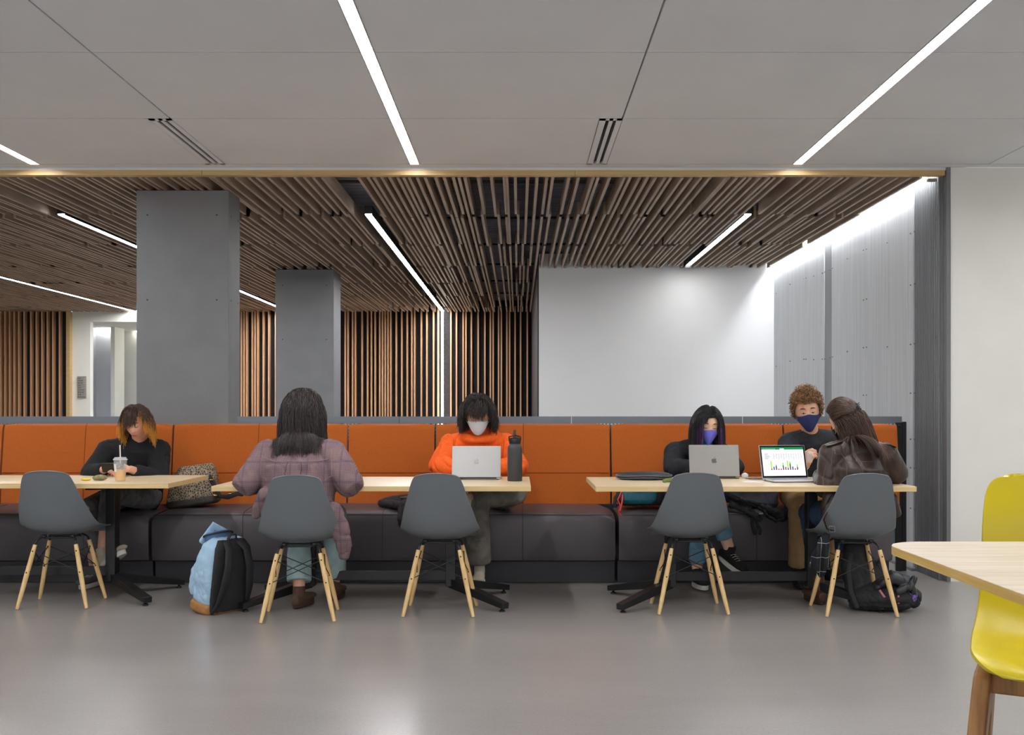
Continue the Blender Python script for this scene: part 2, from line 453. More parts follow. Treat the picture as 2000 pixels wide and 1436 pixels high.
inv_parent(q.build('light_channel', M['darkmetal']), t)
# small bracket at the corner
B0 = B('trim_5', (2.84, D0 + 0.07, 2.762), (2.90, D0 + 0.10, 2.783), M['steel'], 0.002); struct(B0)
# ---- beige wall right, room enclosure
struct(B('wall_beige', (2.963, D0, 0), (6, D0 + 0.12, 2.84), M['beige']), 'cream painted wall at the right')
struct(B('wall_east', (5.9, -5, 0), (6, D0, 2.9), M['beige'])); q = MB(); q.box((-11, -5.1, 0), (6, -5, 0.75)); q.box((-11, -5.1, 2.6), (6, -5, 2.9)); q.box((-11, -5.1, 0.75), (-9.5, -5, 2.6)); q.box((4.5, -5.1, 0.75), (6, -5, 2.6))
struct(q.build('wall_rear', M['beige']))
q = MB()  # unseen window opening, added so sky light fills the front of the room
for i_ in range(8): q.box((-9.5 + i_*2 - 0.03, -5.08, 0.75), (-9.5 + i_*2 + 0.03, -5.02, 2.6))
struct(q.build('fill_window_1', M['darkmetal']), 'window band added behind the viewer as soft fill light')
struct(B('wall_left', (-11.1, -5, 0), (-11, 17.3, 3), M['beige']))
struct(B('baseboard_right', (2.87, 7.66, 0), (2.905, 11.9, 0.02), M['steel'])) 
# ---- concrete columns
def column(x0, x1, y0, y1, lab):
    o = B('column', (x0, y0, 0), (x1, y1, ZB - 0.002), M['concrete'], 0.006)
    tag(o, kind='structure'); o['label'] = lab
    q = MB()
    for z in (1.98, 0.9, 2.6):
        for fx in (0.12, 0.87):
            c = (x0 + (x1-x0)*fx, y0, z)
            q.tube([(c[0], y0 - 0.001, z), (c[0], y0 + 0.004, z)], 0.007, seg=8, caps='flat')
        for fy in (0.2, 0.8): q.tube([(x1 - 0.004, y0 + (y1-y0)*fy, z), (x1 + 0.001, y0 + (y1-y0)*fy, z)], 0.007, seg=8, caps='flat')
    c = q.build('tie_hole', M['ceiling_gap'], parent=o)
column(-2.112 - .675, -2.112, 7.66, 7.97, 'larger front concrete column')
column(-2.105 - .667, -2.105, 11.99, 12.45, 'smaller concrete column further back')

# ================================================================ BANQUETTE
def banquette(x0, x1, backs, seams, lab, end_right=False):
    t = thing('banquette', ((x0+x1)/2, 7.3, 0), lab, 'bench', 'banquette units')
    q = MB()
    nx = 40; rings = []
    L = x1 - x0
    prof = [(7.60, 0.15), (7.10, 0.15), (7.055, 0.165), (7.045, 0.20), (7.04, 0.42), (7.045, 0.462), (7.062, 0.478), (7.07, 0.478), (7.085, 0.484), (7.2, 0.498), (7.4, 0.503), (7.60, 0.50)]
    for i in range(nx + 1):
        u = i / nx
        e = min(u, 1-u) * L
        k = 1 - math.exp(-e / 0.035)
        if i in (0, nx): e = 0
        rg = []
        for (y, z) in prof:
            sz = (z - 0.15) / 0.35
            zz = z - (1-k) * 0.035 * sz + 0.006 * math.sin(u*math.pi) * sz
            yy = y + (0.03 * (1-k) if y < 7.2 else 0)
            xx = x0 + 0.006 + u * (L - 0.012)
            rg.append((xx, yy, zz))
        rings.append(rg)
    # denser ends
    q.loft(rings)
    s_ = q.build('seat', M['leather'], smooth='auto', fix=True); inv_parent(s_, t)
    q = MB()
    for sx in seams:
        cw = 0.006*math.sin(math.pi*(sx - x0)/L); q.tube([(sx, 7.0395, 0.16), (sx, 7.0395, 0.42), (sx, 7.0445, 0.462 + cw), (sx, 7.062, 0.4785 + cw), (sx, 7.085, 0.4845 + cw), (sx, 7.2, 0.4985 + cw), (sx, 7.4, 0.5035 + cw)], 0.0016, seg=6)
    pts = [(x0 + 0.03 + (L-0.06) * i / 30, 7.0455, 0.4705 + 0.005*math.sin(math.pi*i/30)) for i in range(31)]
    q.tube(pts, 0.0022, seg=6)
    inv_parent(q.build('piping', M['seam'], smooth=True), t)
    q = MB(); q.box((x0 + 0.002, 7.15, 0), (x1 - 0.002, 7.55, 0.15))
    inv_parent(q.build('plinth', M['plinth'], bevel=0.004), t)
    for (a, b, sm) in backs:
        q = MB()
        ZT = 1.077
        prof = [(0.50, 7.535), (0.70, 7.545), (0.73, 7.548), (1.03, 7.585), (1.062, 7.592), (ZT, 7.615), (ZT, 7.655), (0.5, 7.66)]
        nseg = max(4, int((b-a)/0.1)); rings = []
        for i in range(nseg + 1):
            u = i/nseg; e = min(u, 1-u)*(b-a); k = 1 - math.exp(-e/0.02)
            rings.append([(a + 0.007 + u*(b-a-0.014), y + (1-k)*0.012*(1 if y < 7.6 else 0), z - (1-k)*(0.008 if z > 1.05 else 0)) for z, y in prof])
        q.loft(rings)
        c_ = q.build('back_cushion', M['orange'], smooth='auto'); inv_parent(c_, t)
        q = MB()
        zs = 0.725
        q.tube([(a + 0.015, 7.5475, zs), (b - 0.015, 7.5475, zs)], 0.0035, seg=6)
        for sx in sm: q.tube([(sx, 7.533, 0.505), (sx, 7.5475, zs), (sx, 7.584, 1.03), (sx, 7.592, 1.063), (sx, 7.615, 1.078)], 0.0024, seg=6)
        e_ = q.build('stitched_seam', M['oseam'], smooth=True); e_.parent = c_
    return t
k = 7.58 / F
bx = [(-3.727), (-2.497), (-1.231), (-0.599), (0.669), (1.919), (2.750)]
banquette(-5.65, -2.485, [(-5.0, bx[0], [-4.36]), (bx[0], bx[1], [-3.125])], [-4.5, -3.6], 'banquette unit with orange back and charcoal seat at the left picture edge')
banquette(-2.475, 0.660, [(bx[1], bx[2], [-1.875]), (bx[2], bx[3], []), (bx[3], bx[4], [0.037])], [-1.848, -0.91, 0.031], 'middle banquette unit with orange back and charcoal seat')
banquette(0.674, 2.53, [(bx[4], bx[5], [1.29]), (bx[5], bx[6], [])], [1.6], 'right banquette unit with orange back and charcoal seat beside the zinc wall')
# perforated privacy screens behind the banquette
def screen(x0, x1, lab, post=False):
    t = thing('privacy_screen', ((x0+x1)/2, 7.685, 0), lab, 'screen', 'perforated screens behind the banquettes')
    q = MB(); Y0, Y1 = 7.68, 7.684
    q.box((x0, Y0, 1.083), (x1, Y1, 1.129)); q.box((x0, Y0, 0.2), (x1, Y1, 0.945))
    pitch = 0.0265; n = int((x1 - x0 - 0.06)/pitch); m0 = x0 + ((x1-x0) - n*pitch)/2
    zt = 1.083; rows_ = 5; rp = 0.0265
    zt2 = zt - rows_*rp
    q.box((x0, Y0, 0.945), (m0, Y1, 1.083)); q.box((m0 + n*pitch, Y0, 0.945), (x1, Y1, 1.083)); q.box((m0, Y0, 0.945), (m0+n*pitch, Y1, zt2))
    R_ = 0.0078
    for j in range(rows_):
        for i in range(n):
            cx, cz = m0 + (i + .5)*pitch, zt - (j + .5)*rp
            h = pitch/2
            outer = [(cx + h*a, Y0, cz + h*b) for a, b in ((1,0),(1,1),(0,1),(-1,1),(-1,0),(-1,-1),(0,-1),(1,-1))]
            inner = [(cx + R_*math.cos(k*math.pi/4), Y0, cz + R_*math.sin(k*math.pi/4)) for k in range(8)]
            a_ = q.ring(outer); b_ = q.ring(inner); c_ = q.ring([(p[0], Y1, p[2]) for p in inner])
            q.bridge(a_, b_); q.bridge(b_, c_)
    o = q.build('perforated_panel', M['screen'], fix=False); inv_parent(o, t)
    if post:
        q = MB(); q.box((x1 - 0.05, 7.66, 0), (x1 - 0.004, 7.679, 1.085)); q.box((x1 + 0.001, 7.67, 0), (x1 + 0.03, 7.70, 1.09)); inv_parent(q.build('post', M['darkmetal'], bevel=0.002), t)
        q = MB(); q.tube([(x1 - .027, 7.659, 1.06), (x1 - .027, 7.651, 1.06)], 0.009, seg=10); inv_parent(q.build('bolt', M['blackmetal'], smooth=True), t)
    return t
screen(-5.3, -4.055, 'dark grey perforated metal screen behind the bench, cut by the left picture edge')
screen(-4.05, -2.80, 'dark grey perforated metal screen between the picture edge and the big concrete column')
screen(-2.055, -0.872, 'dark grey perforated metal screen just right of the big concrete column')
screen(-0.868, 0.388, 'dark grey perforated metal screen behind the orange hoodie')
screen(0.392, 1.640, 'perforated grey screen in front of the white wall, behind the purple mask')
screen(1.644, 2.808, 'perforated grey screen at the right end of the bench, with edge post', True)

# ================================================================ TABLES
def table(x0, y0, y1, lab, beam_px=None):
    x1 = x0 + 1.83; ym = (y0+y1)/2
    t = thing('cafe_table', ((x0+x1)/2, ym, 0), lab, 'table', 'long birch topped tables on black steel bases')
    q = MB(); q.mi = 0; q.box((x0 + .001, y0 + .001, 0.739), (x1 - .001, y1 - .001, 0.7405)); q.mi = 1; q.box((x0, y0, 0.711), (x1, y1, 0.739))
    inv_parent(q.build('tabletop', [M['birch'], M['birch_edge']], bevel=0.001, seg=1), t)
    for s_, px in ((1, x0 + 0.485), (-1, x1 - 0.485)):
        q = MB(); q.box((px - 0.03, ym - 0.04, 0.10), (px + 0.03, ym + 0.04, 0.70)); q.box((px - 0.05, ym - 0.30, 0.694), (px + 0.05, ym + 0.30, 0.711))
        inv_parent(q.build('post', M['blackmetal'], bevel=0.003), t)
        for e in (1, -1):
            q = MB()
            a = Vector((px, ym, 0.12)); b = Vector((px - s_*0.34, ym - e*0.33, 0.035))
            d = (b-a).normalized(); sd = d.cross(Vector((0,0,1))).normalized()*0.028
            def rg(c, h): return [c + sd + Vector((0,0,h)), c - sd + Vector((0,0,h)), c - sd*0.9 - Vector((0,0,h*0.9)), c + sd*0.9 - Vector((0,0,h*0.9))]
            q.loft([rg(a, 0.032), rg(b, 0.018)])
            f_ = q.build('foot', M['blackmetal'], bevel=0.003); inv_parent(f_, t)
            q = MB(); g = b - d*0.03
            q.tube([(g.x, g.y, 0.02), (g.x, g.y, 0.012)], 0.008, seg=10, caps='flat'); q.lathe((g.x, g.y, 0), [(0.017, 0.0), (0.018, 0.004), (0.012, 0.012)], seg=14)
            q.tube([(g.x, g.y, 0.012), (g.x, g.y, 0.04)], 0.005, seg=8, caps='flat')
            h_ = q.build('leveler', M['blackmetal'], smooth=True); h_.parent = f_
    q = MB(); q.box((x0 + 0.485, ym - 0.012, 0.135), (x1 - 0.485, ym + 0.012, 0.19)); inv_parent(q.build('stretcher', M['blackmetal'], bevel=0.002), t)
    return t
T1 = table(-3.907, 6.23, 7.03, 'long birch table at the left picture edge, with the iced drink on it')
T2 = table(-1.757, 6.01, 6.86, 'long birch table in the middle, with a laptop and a dark bottle on it')
T3 = table(0.443, 5.985, 6.83, 'long birch table at the right, with two laptops on it')

# ================================================================ SHELL CHAIRS
def cr(pts, n):
    """Catmull-Rom through tuples"""
    out = []
    P = [pts[0]] + list(pts) + [pts[-1]]
    for i in range(1, len(P) - 2):
        for j in range(n):
            t = j/n
            out.append(tuple(0.5*((2*b) + (-a+c)*t + (2*a-5*b+4*c-d)*t*t + (-a+3*b-3*c+d)*t**3) for a, b, c, d in zip(P[i-1], P[i], P[i+1], P[i+2])))
    out.append(tuple(pts[-1])); return out
def make_chair():
    t = thing('shell_chair', (0,0,0))
    # (y, z, halfwidth, side curl forward, side curl up)
    ctl = [(-0.282, 0.824, 0.092, 0.004, -0.010), (-0.275, 0.808, 0.124, 0.008, -0.005), (-0.262, 0.765, 0.145, 0.014, 0.0), (-0.235, 0.690, 0.168, 0.026, 0),
           (-0.203, 0.610, 0.195, 0.045, 0.0), (-0.170, 0.530, 0.216, 0.075, 0.004), (-0.125, 0.465, 0.231, 0.085, 0.028), (-0.045, 0.430, 0.233, 0.055, 0.052),
           (0.04, 0.422, 0.233, 0.015, 0.052), (0.13, 0.430, 0.230, 0.0, 0.036), (0.20, 0.440, 0.224, 0.0, 0.018), (0.245, 0.432, 0.205, -0.012, 0.008), (0.262, 0.412, 0.185, -0.018, 0.004)]
    rowsP = cr(ctl, 4); nu = 24
    q = MB(); grid = []
    for (y, z, w_, cf, cu) in rowsP:
        r = []
        for i in range(nu + 1):
            u = -1 + 2*i/nu; au = abs(u)
            r.append(q.pt((w_*math.sin(u*math.pi/2)**1 if False else w_*u, y + cf*au**2.4, z + cu*au**2.6)))
        grid.append(r)
    for a, b in zip(grid, grid[1:]):
        for i in range(nu): q.face((a[i], a[i+1], b[i+1], b[i]))
    o = q.build('seat_shell', M['shell'], t, smooth=True)
    sd = o.modifiers.new('solid', 'SOLIDIFY'); sd.thickness = 0.006; sd.offset = 0
    bv = o.modifiers.new('bev', 'BEVEL'); bv.width = 0.002; bv.segments = 2; bv.limit_method = 'ANGLE'; bv.angle_limit = math.radians(50)
    legs = {}
    for sx in (-1, 1):
        for sy in (-1, 1):
            a = Vector((sx*0.118, sy*0.115 + 0.0, 0.375)); b = Vector((sx*0.2, sy*0.175, 0.0)); legs[(sx, sy)] = (a, b)
            q = MB(); d = b - a
            q.tube([a, a + d*0.06, a + d*0.45, a + d*0.8, b + Vector((0,0,0.003))], [0.0115, 0.0125, 0.0145, 0.0125, 0.0095], seg=14, caps='flat')
            lg = q.build('leg', M['birch_leg'], t, smooth='auto')
    q = MB()
    for (k, (a, b)) in legs.items():
        d = (b - a).normalized()
        q.tube([a + d*0.03, a - d*0.02, (a.x*0.92, a.y*0.8, 0.405), (a.x*0.7, a.y*0.6, 0.424)], 0.0065, seg=8)
        q.tube([(a.x*0.7, a.y*0.6, 0.428), (a.x*0.7, a.y*0.6, 0.412)], 0.016, seg=10, caps='flat')
        for f_ in (0.10, 0.43):
            c = a + (b-a)*f_; nrm = Vector((0, k[1], 0.1)).normalized()
            q.tube([c + nrm*0.010, c + nrm*0.0155], 0.0042, seg=8)
            q.tube([c - nrm*0.010, c - nrm*0.0155], 0.0042, seg=8)
    def wire(k1, k2):
        a1, b1 = legs[k1]; a2, b2 = legs[k2]
        q.tube([a1 + (b1-a1)*0.10, a2 + (b2-a2)*0.43], 0.0028, seg=6); q.tube([a2 + (b2-a2)*0.10, a1 + (b1-a1)*0.43], 0.0028, seg=6)
    wire((-1,-1), (1,-1)); wire((-1,1), (1,1)); wire((-1,-1), (-1,1)); wire((1,-1), (1,1))
    q.tube([(-0.083, -0.07, 0.41), (0.083, -0.07, 0.41)], 0.006, seg=8); q.tube([(-0.083, 0.07, 0.405), (0.083, 0.07, 0.405)], 0.006, seg=8)
    q.build('wire_base', M['blackmetal'], t, smooth=True)
    return t
chair = make_chair()
chairs = [(-2.765, 6.37, 0, 'empty grey shell chair at the left table, nearest the left picture edge'),
          (-1.240, 5.98, 0, 'grey shell chair under the person in the checked purple overshirt'),
          (-0.452, 6.13, 0, 'empty grey shell chair in front of the orange hoodie'),
          (1.008, 6.20, 0, 'empty grey shell chair at the right table, in front of the purple mask'),
          (1.955, 6.13, 0, 'grey shell chair under the person in the brown leather jacket')]
for i, (x, y, r, lab) in enumerate(chairs):
    c = chair if i == 0 else copy_tree(chair)
    c.location = (x, y, 0); c.rotation_euler.z = math.radians([4, 6.5, -1, 0, -1][i]); tag(c, lab, 'chair', 'grey shell chairs with wooden dowel legs')

# ================================================================ COUNTER TABLE + YELLOW STOOL
t = thing('counter_table', (1.5, 1.6, 0), 'pale counter-height table with rounded corner in the right foreground', 'table')
def rrect(x0, y0, x1, y1, r, n=10):
    P = []
    for cx, cy, a0 in ((x1-r, y1-r, 0), (x0+r, y1-r, 90), (x0+r, y0+r, 180), (x1-r, y0+r, 270)):
        for k_ in range(n + 1):
            a = math.radians(a0 + 90*k_/n); P.append((cx + r*math.cos(a), cy + r*math.sin(a)))
    return P
o1 = rrect(0.738, 1.10, 2.2, 2.145, 0.085); o2 = rrect(0.778, 1.14, 2.16, 2.105, 0.06)
q = MB(); q.mi = 1
a = q.ring([(x, y, 0.909) for x, y in o1]); b = q.ring([(x, y, 0.893) for x, y in o1]); c = q.ring([(x, y, 0.878) for x, y in o2]); a2 = q.ring([(x*0.9995+.0007, y, 0.91) for x, y in o1])
q.bridge(a, b); q.mi = 2; q.bridge(b, c); q.face(list(reversed(c))); q.mi = 0; q.bridge(a2, a); q.face(a2)
inv_parent(q.build('tabletop', [M['oaktop'], M['oakedge'], mat('ply_underside', (150, 134, 110), 0.6)]), t)
for lx, ly in ((1.55, 1.35), (1.55, 1.9), (2.0, 1.35), (2.0, 1.9)):
    q = MB(); q.tube([(lx, ly, 0), (lx, ly, 0.88)], 0.02, seg=12, caps='flat'); inv_parent(q.build('leg', M['blackmetal'], smooth='auto'), t)
q = MB(); q.box((1.53, 1.33, 0.86), (2.02, 1.92, 0.879)); inv_parent(q.build('mounting_plate', M['blackmetal']), t)

st = thing('counter_stool', (1.22, 2.45, 0), 'yellow shell stool on an oak frame in the right foreground', 'stool')
q = MB(); grid = []
# local: faces -y (towards the table), rows from back top to seat front
ctl = [(0.20, 0.475, 0.150, -0.01, -0.012), (0.198, 0.455, 0.19, -0.012, 0), (0.19, 0.42, 0.212, -0.016, 0), (0.175, 0.34, 0.218, -0.028, 0), (0.165, 0.22, 0.220, -0.035, 0),
       (0.155, 0.12, 0.224, -0.045, 0.0), (0.125, 0.045, 0.230, -0.05, 0.02), (0.065, 0.008, 0.234, -0.03, 0.03), (-0.02, 0.0, 0.232, 0, 0.022), (-0.11, 0.002, 0.222, 0, 0.012), (-0.175, -0.006, 0.19, 0.012, 0.0), (-0.2, -0.02, 0.15, 0.02, -0.0)]
for (y, z, w_, cf, cu) in cr(ctl, 5):
    grid.append([q.pt((w_*u, y + cf*abs(u)**2.2, z + cu*abs(u)**2.2)) for u in [(-1 + 2*i/24) for i in range(25)]])
for a, b in zip(grid, grid[1:]):
    for i in range(24): q.face((a[i], a[i+1], b[i+1], b[i]))
sh = q.build('seat_shell', M['yellow'], st, smooth=True); sh.location = (0, 0, 0.60); sh.scale = (1, 1, 0.89)
sd = sh.modifiers.new('solid', 'SOLIDIFY'); sd.thickness = 0.012; sd.offset = 0
bv = sh.modifiers.new('bev', 'BEVEL'); bv.width = 0.004; bv.segments = 3; bv.limit_method = 'ANGLE'; bv.angle_limit = math.radians(50)
for sx in (-1, 1):
    # A-shaped side frame: two splayed legs joined under the seat
    out = [(-0.205, 0.0), (-0.155, 0.0), (-0.03, 0.42), (-0.01, 0.45), (0.01, 0.45), (0.03, 0.42), (0.155, 0.0), (0.205, 0.0), (0.085, 0.52), (0.065, 0.548), (0.04, 0.555), (-0.04, 0.555), (-0.065, 0.548), (-0.085, 0.52)]
    for half in (0, 1):
        pl = [(-0.205, 0.0), (-0.155, 0.0), (-0.03, 0.42), (-0.0005, 0.45), (-0.0005, 0.555), (-0.05, 0.555), (-0.075, 0.545), (-0.09, 0.515)]
        if half: pl = [(-y, z) for y, z in pl]
        q = MB(); q.prism([(sx*0.185 + sx*0.04*(1 - z/0.5), y*1.35, z*1.03) for y, z in pl], (sx*0.040, 0, 0)); q.build('leg', M['oak'], st, bevel=0.008, seg=3)
q = MB(); q.box((-0.19, -0.04, 0.51), (0.19, 0.04, 0.578)); q.build('crossbar', M['oak'], st, bevel=0.006)
q = MB(); q.box((-0.20, -0.1, 0.20), (0.20, -0.075, 0.235)); q.build('footrest', M['oak'], st, bevel=0.005)
st.location = (1.298, 2.42, 0); st.rotation_euler.z = math.radians(-28)
# ================================================================ PEOPLE
V = Vector
def remeshed(mb, name, voxel, iters=4, lam=0.5):
    me = mb.mesh(name + '_src'); bm = bmesh.new(); bm.from_mesh(me); bmesh.ops.recalc_face_normals(bm, faces=bm.faces); bm.to_mesh(me); bm.free()
    o = bpy.data.objects.new('tmp', me); COL.objects.link(o)
    md = o.modifiers.new('r', 'REMESH'); md.mode = 'VOXEL'; md.voxel_size = voxel
    if iters:
        sm = o.modifiers.new('s', 'SMOOTH'); sm.factor = lam; sm.iterations = iters
    dg = bpy.context.evaluated_depsgraph_get(); dg.update()
    out = bpy.data.meshes.new_from_object(o.evaluated_get(dg))
    bpy.data.objects.remove(o); bpy.data.meshes.remove(me)
    out.name = name
    return out
def folds(me, amp, freq=9.0, aniso=(1, 1, 0.45), seed=0.0, ridge=True):
    """cloth wrinkles: push vertices along the normal with a ridged noise"""
    me.update()
    ns = [v.normal.copy() for v in me.vertices]
    for v, n in zip(me.vertices, ns):
        p = V((v.co.x*aniso[0]*freq + seed, v.co.y*aniso[1]*freq, v.co.z*aniso[2]*freq + seed))
        p += V((noise.noise(p*0.6), noise.noise(p*0.6 + V((5,5,5))), noise.noise(p*0.6 + V((9,1,3)))))*1.1
        a = noise.noise(p); b = noise.noise(p*1.7 + V((3, 8, 2)))
        k = max(0.0, min(1.0, 0.55 + 1.6*noise.noise(p*0.35 + V((11, 4, 7)))))
        d = -1.1*math.exp(-(a/0.075)**2)*k - 0.6*math.exp(-(b/0.07)**2)*(1 - k) + 0.9*noise.noise(p*0.8)
        v.co += n * (amp * d + amp*0.25*noise.noise(p*3.3) + amp*0.25)
def put(me, name, m, parent, smooth=True):
    me.materials.clear()
    for k in (m if isinstance(m, (list, tuple)) else [m]): me.materials.append(k)
    me.polygons.foreach_set('use_smooth', [smooth]*len(me.polygons))
    o = bpy.data.objects.new(name, me); COL.objects.link(o)
    if parent is not None: inv_parent(o, parent) if parent.location.length > 0 else setattr(o, 'parent', parent)
    return o
def garment(name, m, parent, tubes, voxel=0.009, iters=3, amp=0.004, freq=9.0, aniso=(1,1,.45), seed=0.0, extra=None):
    q = MB()
    for t in tubes:
        pts, rad = t[0], t[1]; kw = t[2] if len(t) > 2 else {}
        q.tube(pts, rad, **dict(dict(seg=20), **kw))
    if extra: extra(q)
    me = remeshed(q, name, voxel, iters)
    if amp: folds(me, amp, freq, aniso, seed)
    return put(me, name, m, parent)

def g2(x, s): return math.exp(-(x*x)/(2*s*s))
HR = V((0.0755, 0.097, 0.118))
def head_point(d, sc=1.0):
    """d: unit direction in head space (+y face, +z up) -> sculpted surface point"""
    x, y, z = d
    p = V((x*HR.x, y*HR.y, z*HR.z))
    t = max(0.0, -z)
    p.x *= 1 - 0.30*t**1.6
    if y > 0: p.y *= 1 - 0.10*t**2
    else:
        p.y *= 1 - 0.42*t**1.3
        p.z *= 1 - 0.12*t
    if z > 0: p.y -= 0.006*z*z
    if y > 0.0:
        f = min(1, y*2.2)
        X, Z = p.x, p.z
        p.y += f*0.021*g2(X, 0.0085 + 0.005*max(0, min(1, (0.012 - Z)/0.05)))*(max(0, min(1, (0.018 - Z)/0.052)) if Z > -0.036 else math.exp(-((Z+0.036)/0.008)**2))
        p.y += f*0.005*g2(X, 0.045)*g2(Z - 0.026, 0.010)
        p.y -= f*0.010*(g2(X - 0.031, 0.015) + g2(X + 0.031, 0.015))*g2(Z - 0.006, 0.012)
        p.y += f*0.0055*(g2(X - 0.031, 0.012) + g2(X + 0.031, 0.012))*g2(Z - 0.003, 0.0075)
        p.y += f*0.004*(g2(X - 0.04, 0.016) + g2(X + 0.04, 0.016))*g2(Z + 0.025, 0.018)
        p.y += f*0.008*g2(X, 0.022)*(g2(Z + 0.062, 0.0045) + 0.9*g2(Z + 0.073, 0.005))
        p.y -= f*0.003*g2(X, 0.02)*g2(Z + 0.0675, 0.002)
        p.y += f*0.009*g2(X, 0.022)*g2(Z + 0.103, 0.014)
    return p*sc
def add_head(q, Mh):
    seg, rw = 64, 64; rings = []
    for i in range(rw + 1):
        th = math.pi*i/rw; th = min(max(th, 0.03), math.pi - 0.03)
        rings.append([Mh @ head_point(V((math.sin(th)*math.cos(a), math.sin(th)*math.sin(a), -math.cos(th)))) for a in [2*math.pi*k/seg for k in range(seg)]])
    q.loft(rings)
    for s_ in (-1, 1):
        c = V((s_*0.077, -0.008, -0.008)); R_ = Matrix.Rotation(s_*0.35, 3, 'Z')
        rg = []
        q2 = Mh
        def E(c, r):
            q.ell(q2 @ c, r, rot=(q2.to_3x3().normalized() @ R_), seg=14, rows=8)
        E(c, (0.007, 0.017, 0.030)); E(c + V((s_*0.004, -0.008, 0.006)), (0.005, 0.012, 0.024))
def add_hand(q, wr, dirv, up, side, curl=0.5, spread=0.12):
    """wr wrist point, dirv finger direction, up = back of the hand, side=+1 thumb towards dirv x up"""
    d = V(dirv).normalized(); u = (V(up) - d*V(up).dot(d)).normalized(); r = d.cross(u)*side
    wr = V(wr)
    q.tube([wr - d*0.01, wr + d*0.03, wr + d*0.07, wr + d*0.086], [(0.024, 0.017), (0.033, 0.014), (0.039, 0.013), (0.036, 0.011)], side=r, seg=16)
    L = [0.070, 0.080, 0.074, 0.058]; o = [0.028, 0.010, -0.009, -0.027]
    for i in range(4):
        b = wr + d*(0.082 - 0.004*abs(i-1)) + r*o[i]
        dd = (d + r*spread*(1.5 - i)*0.5).normalized(); p = [b]; c = curl*(0.9 + 0.1*i)
        for j, f in enumerate((0.45, 0.30, 0.25)):
            ang = c*(0.7 + j*0.75)
            v_ = dd*math.cos(ang) - u*math.sin(ang)
            p.append(p[-1] + v_*L[i]*f)
        q.tube(p, [0.0088, 0.0085, 0.0078, 0.0068], seg=10)
    b = wr + d*0.022 + r*0.026
    p = [b, b + (r*0.75 + d*0.6 - u*0.25)*0.032, b + (r*0.75 + d*0.6 - u*0.25)*0.032 + (d*0.9 + r*0.15 - u*0.4)*0.028, b + (r*0.75 + d*0.6 - u*0.25)*0.032 + (d*0.9 - u*0.55)*0.050]
    q.tube(p, [0.0125, 0.011, 0.0095, 0.0078], seg=10)

def seam(obj, pts, m, r=0.0018, parent=None, name='stitching', lift=0.0008, n=8):
    """a line of stitching laid on the cloth surface"""
    bpy.context.view_layer.update()
    Mi = obj.matrix_world.inverted(); P_ = [V(p) for p in pts]; out = []
    for a, b in zip(P_, P_[1:]):
        for i in range(n): out.append(a.lerp(b, i/n))
    out.append(P_[-1]); res = []
    for p in out:
        ok, loc, nrm, ix = obj.closest_point_on_mesh(Mi @ p)
        if ok: res.append(obj.matrix_world @ (loc + nrm*lift))
    q = MB(); q.tube(res, r, seg=6); o = q.build(name, m, smooth=True); o.parent = obj; o.matrix_parent_inverse = Matrix.Identity(4)
    bpy.context.view_layer.update()
    o.matrix_parent_inverse = obj.matrix_world.inverted()
    return o
def head_matrix(c, yaw=0, pitch=0, roll=0, facing=-1, sc=1.0):
    """facing -1: looks towards the viewer; pitch > 0 looks down"""
    R_ = Matrix.Rotation(math.radians((180 if facing < 0 else 0) + yaw), 4, 'Z') @ Matrix.Rotation(math.radians(-pitch), 4, 'X') @ Matrix.Rotation(math.radians(roll), 4, 'Y')
    return Matrix.Translation(V(c)) @ R_ @ Matrix.Scale(sc, 4)

# skin, hair colours
def skin(name, c, c2): 
    m = mat(name, c, 0.5, c2=c2, ns=14)
    m.node_tree.nodes['Principled BSDF'].inputs['Subsurface Weight'].default_value = 0.08
    m.node_tree.nodes['Principled BSDF'].inputs['Subsurface Radius'].default_value = (0.01, 0.004, 0.002)
    return m
def hairmat(name, c, c2, rough=0.38):
    return mat(name, c, rough, c2=c2, scale=(1, 1, 1), ns=90, detail=2, spec=0.5)
SK1 = skin('skin_rosy', (226, 172, 148), (216, 156, 132)); SK2 = skin('skin_warm', (222, 176, 148), (212, 160, 130)); SK3 = skin('skin_golden', (238, 196, 164), (230, 184, 152))
DARKLINE = mat('lash_dark', (34, 24, 20), 0.7)
LIP = mat('lip', (184, 104, 96), 0.5)

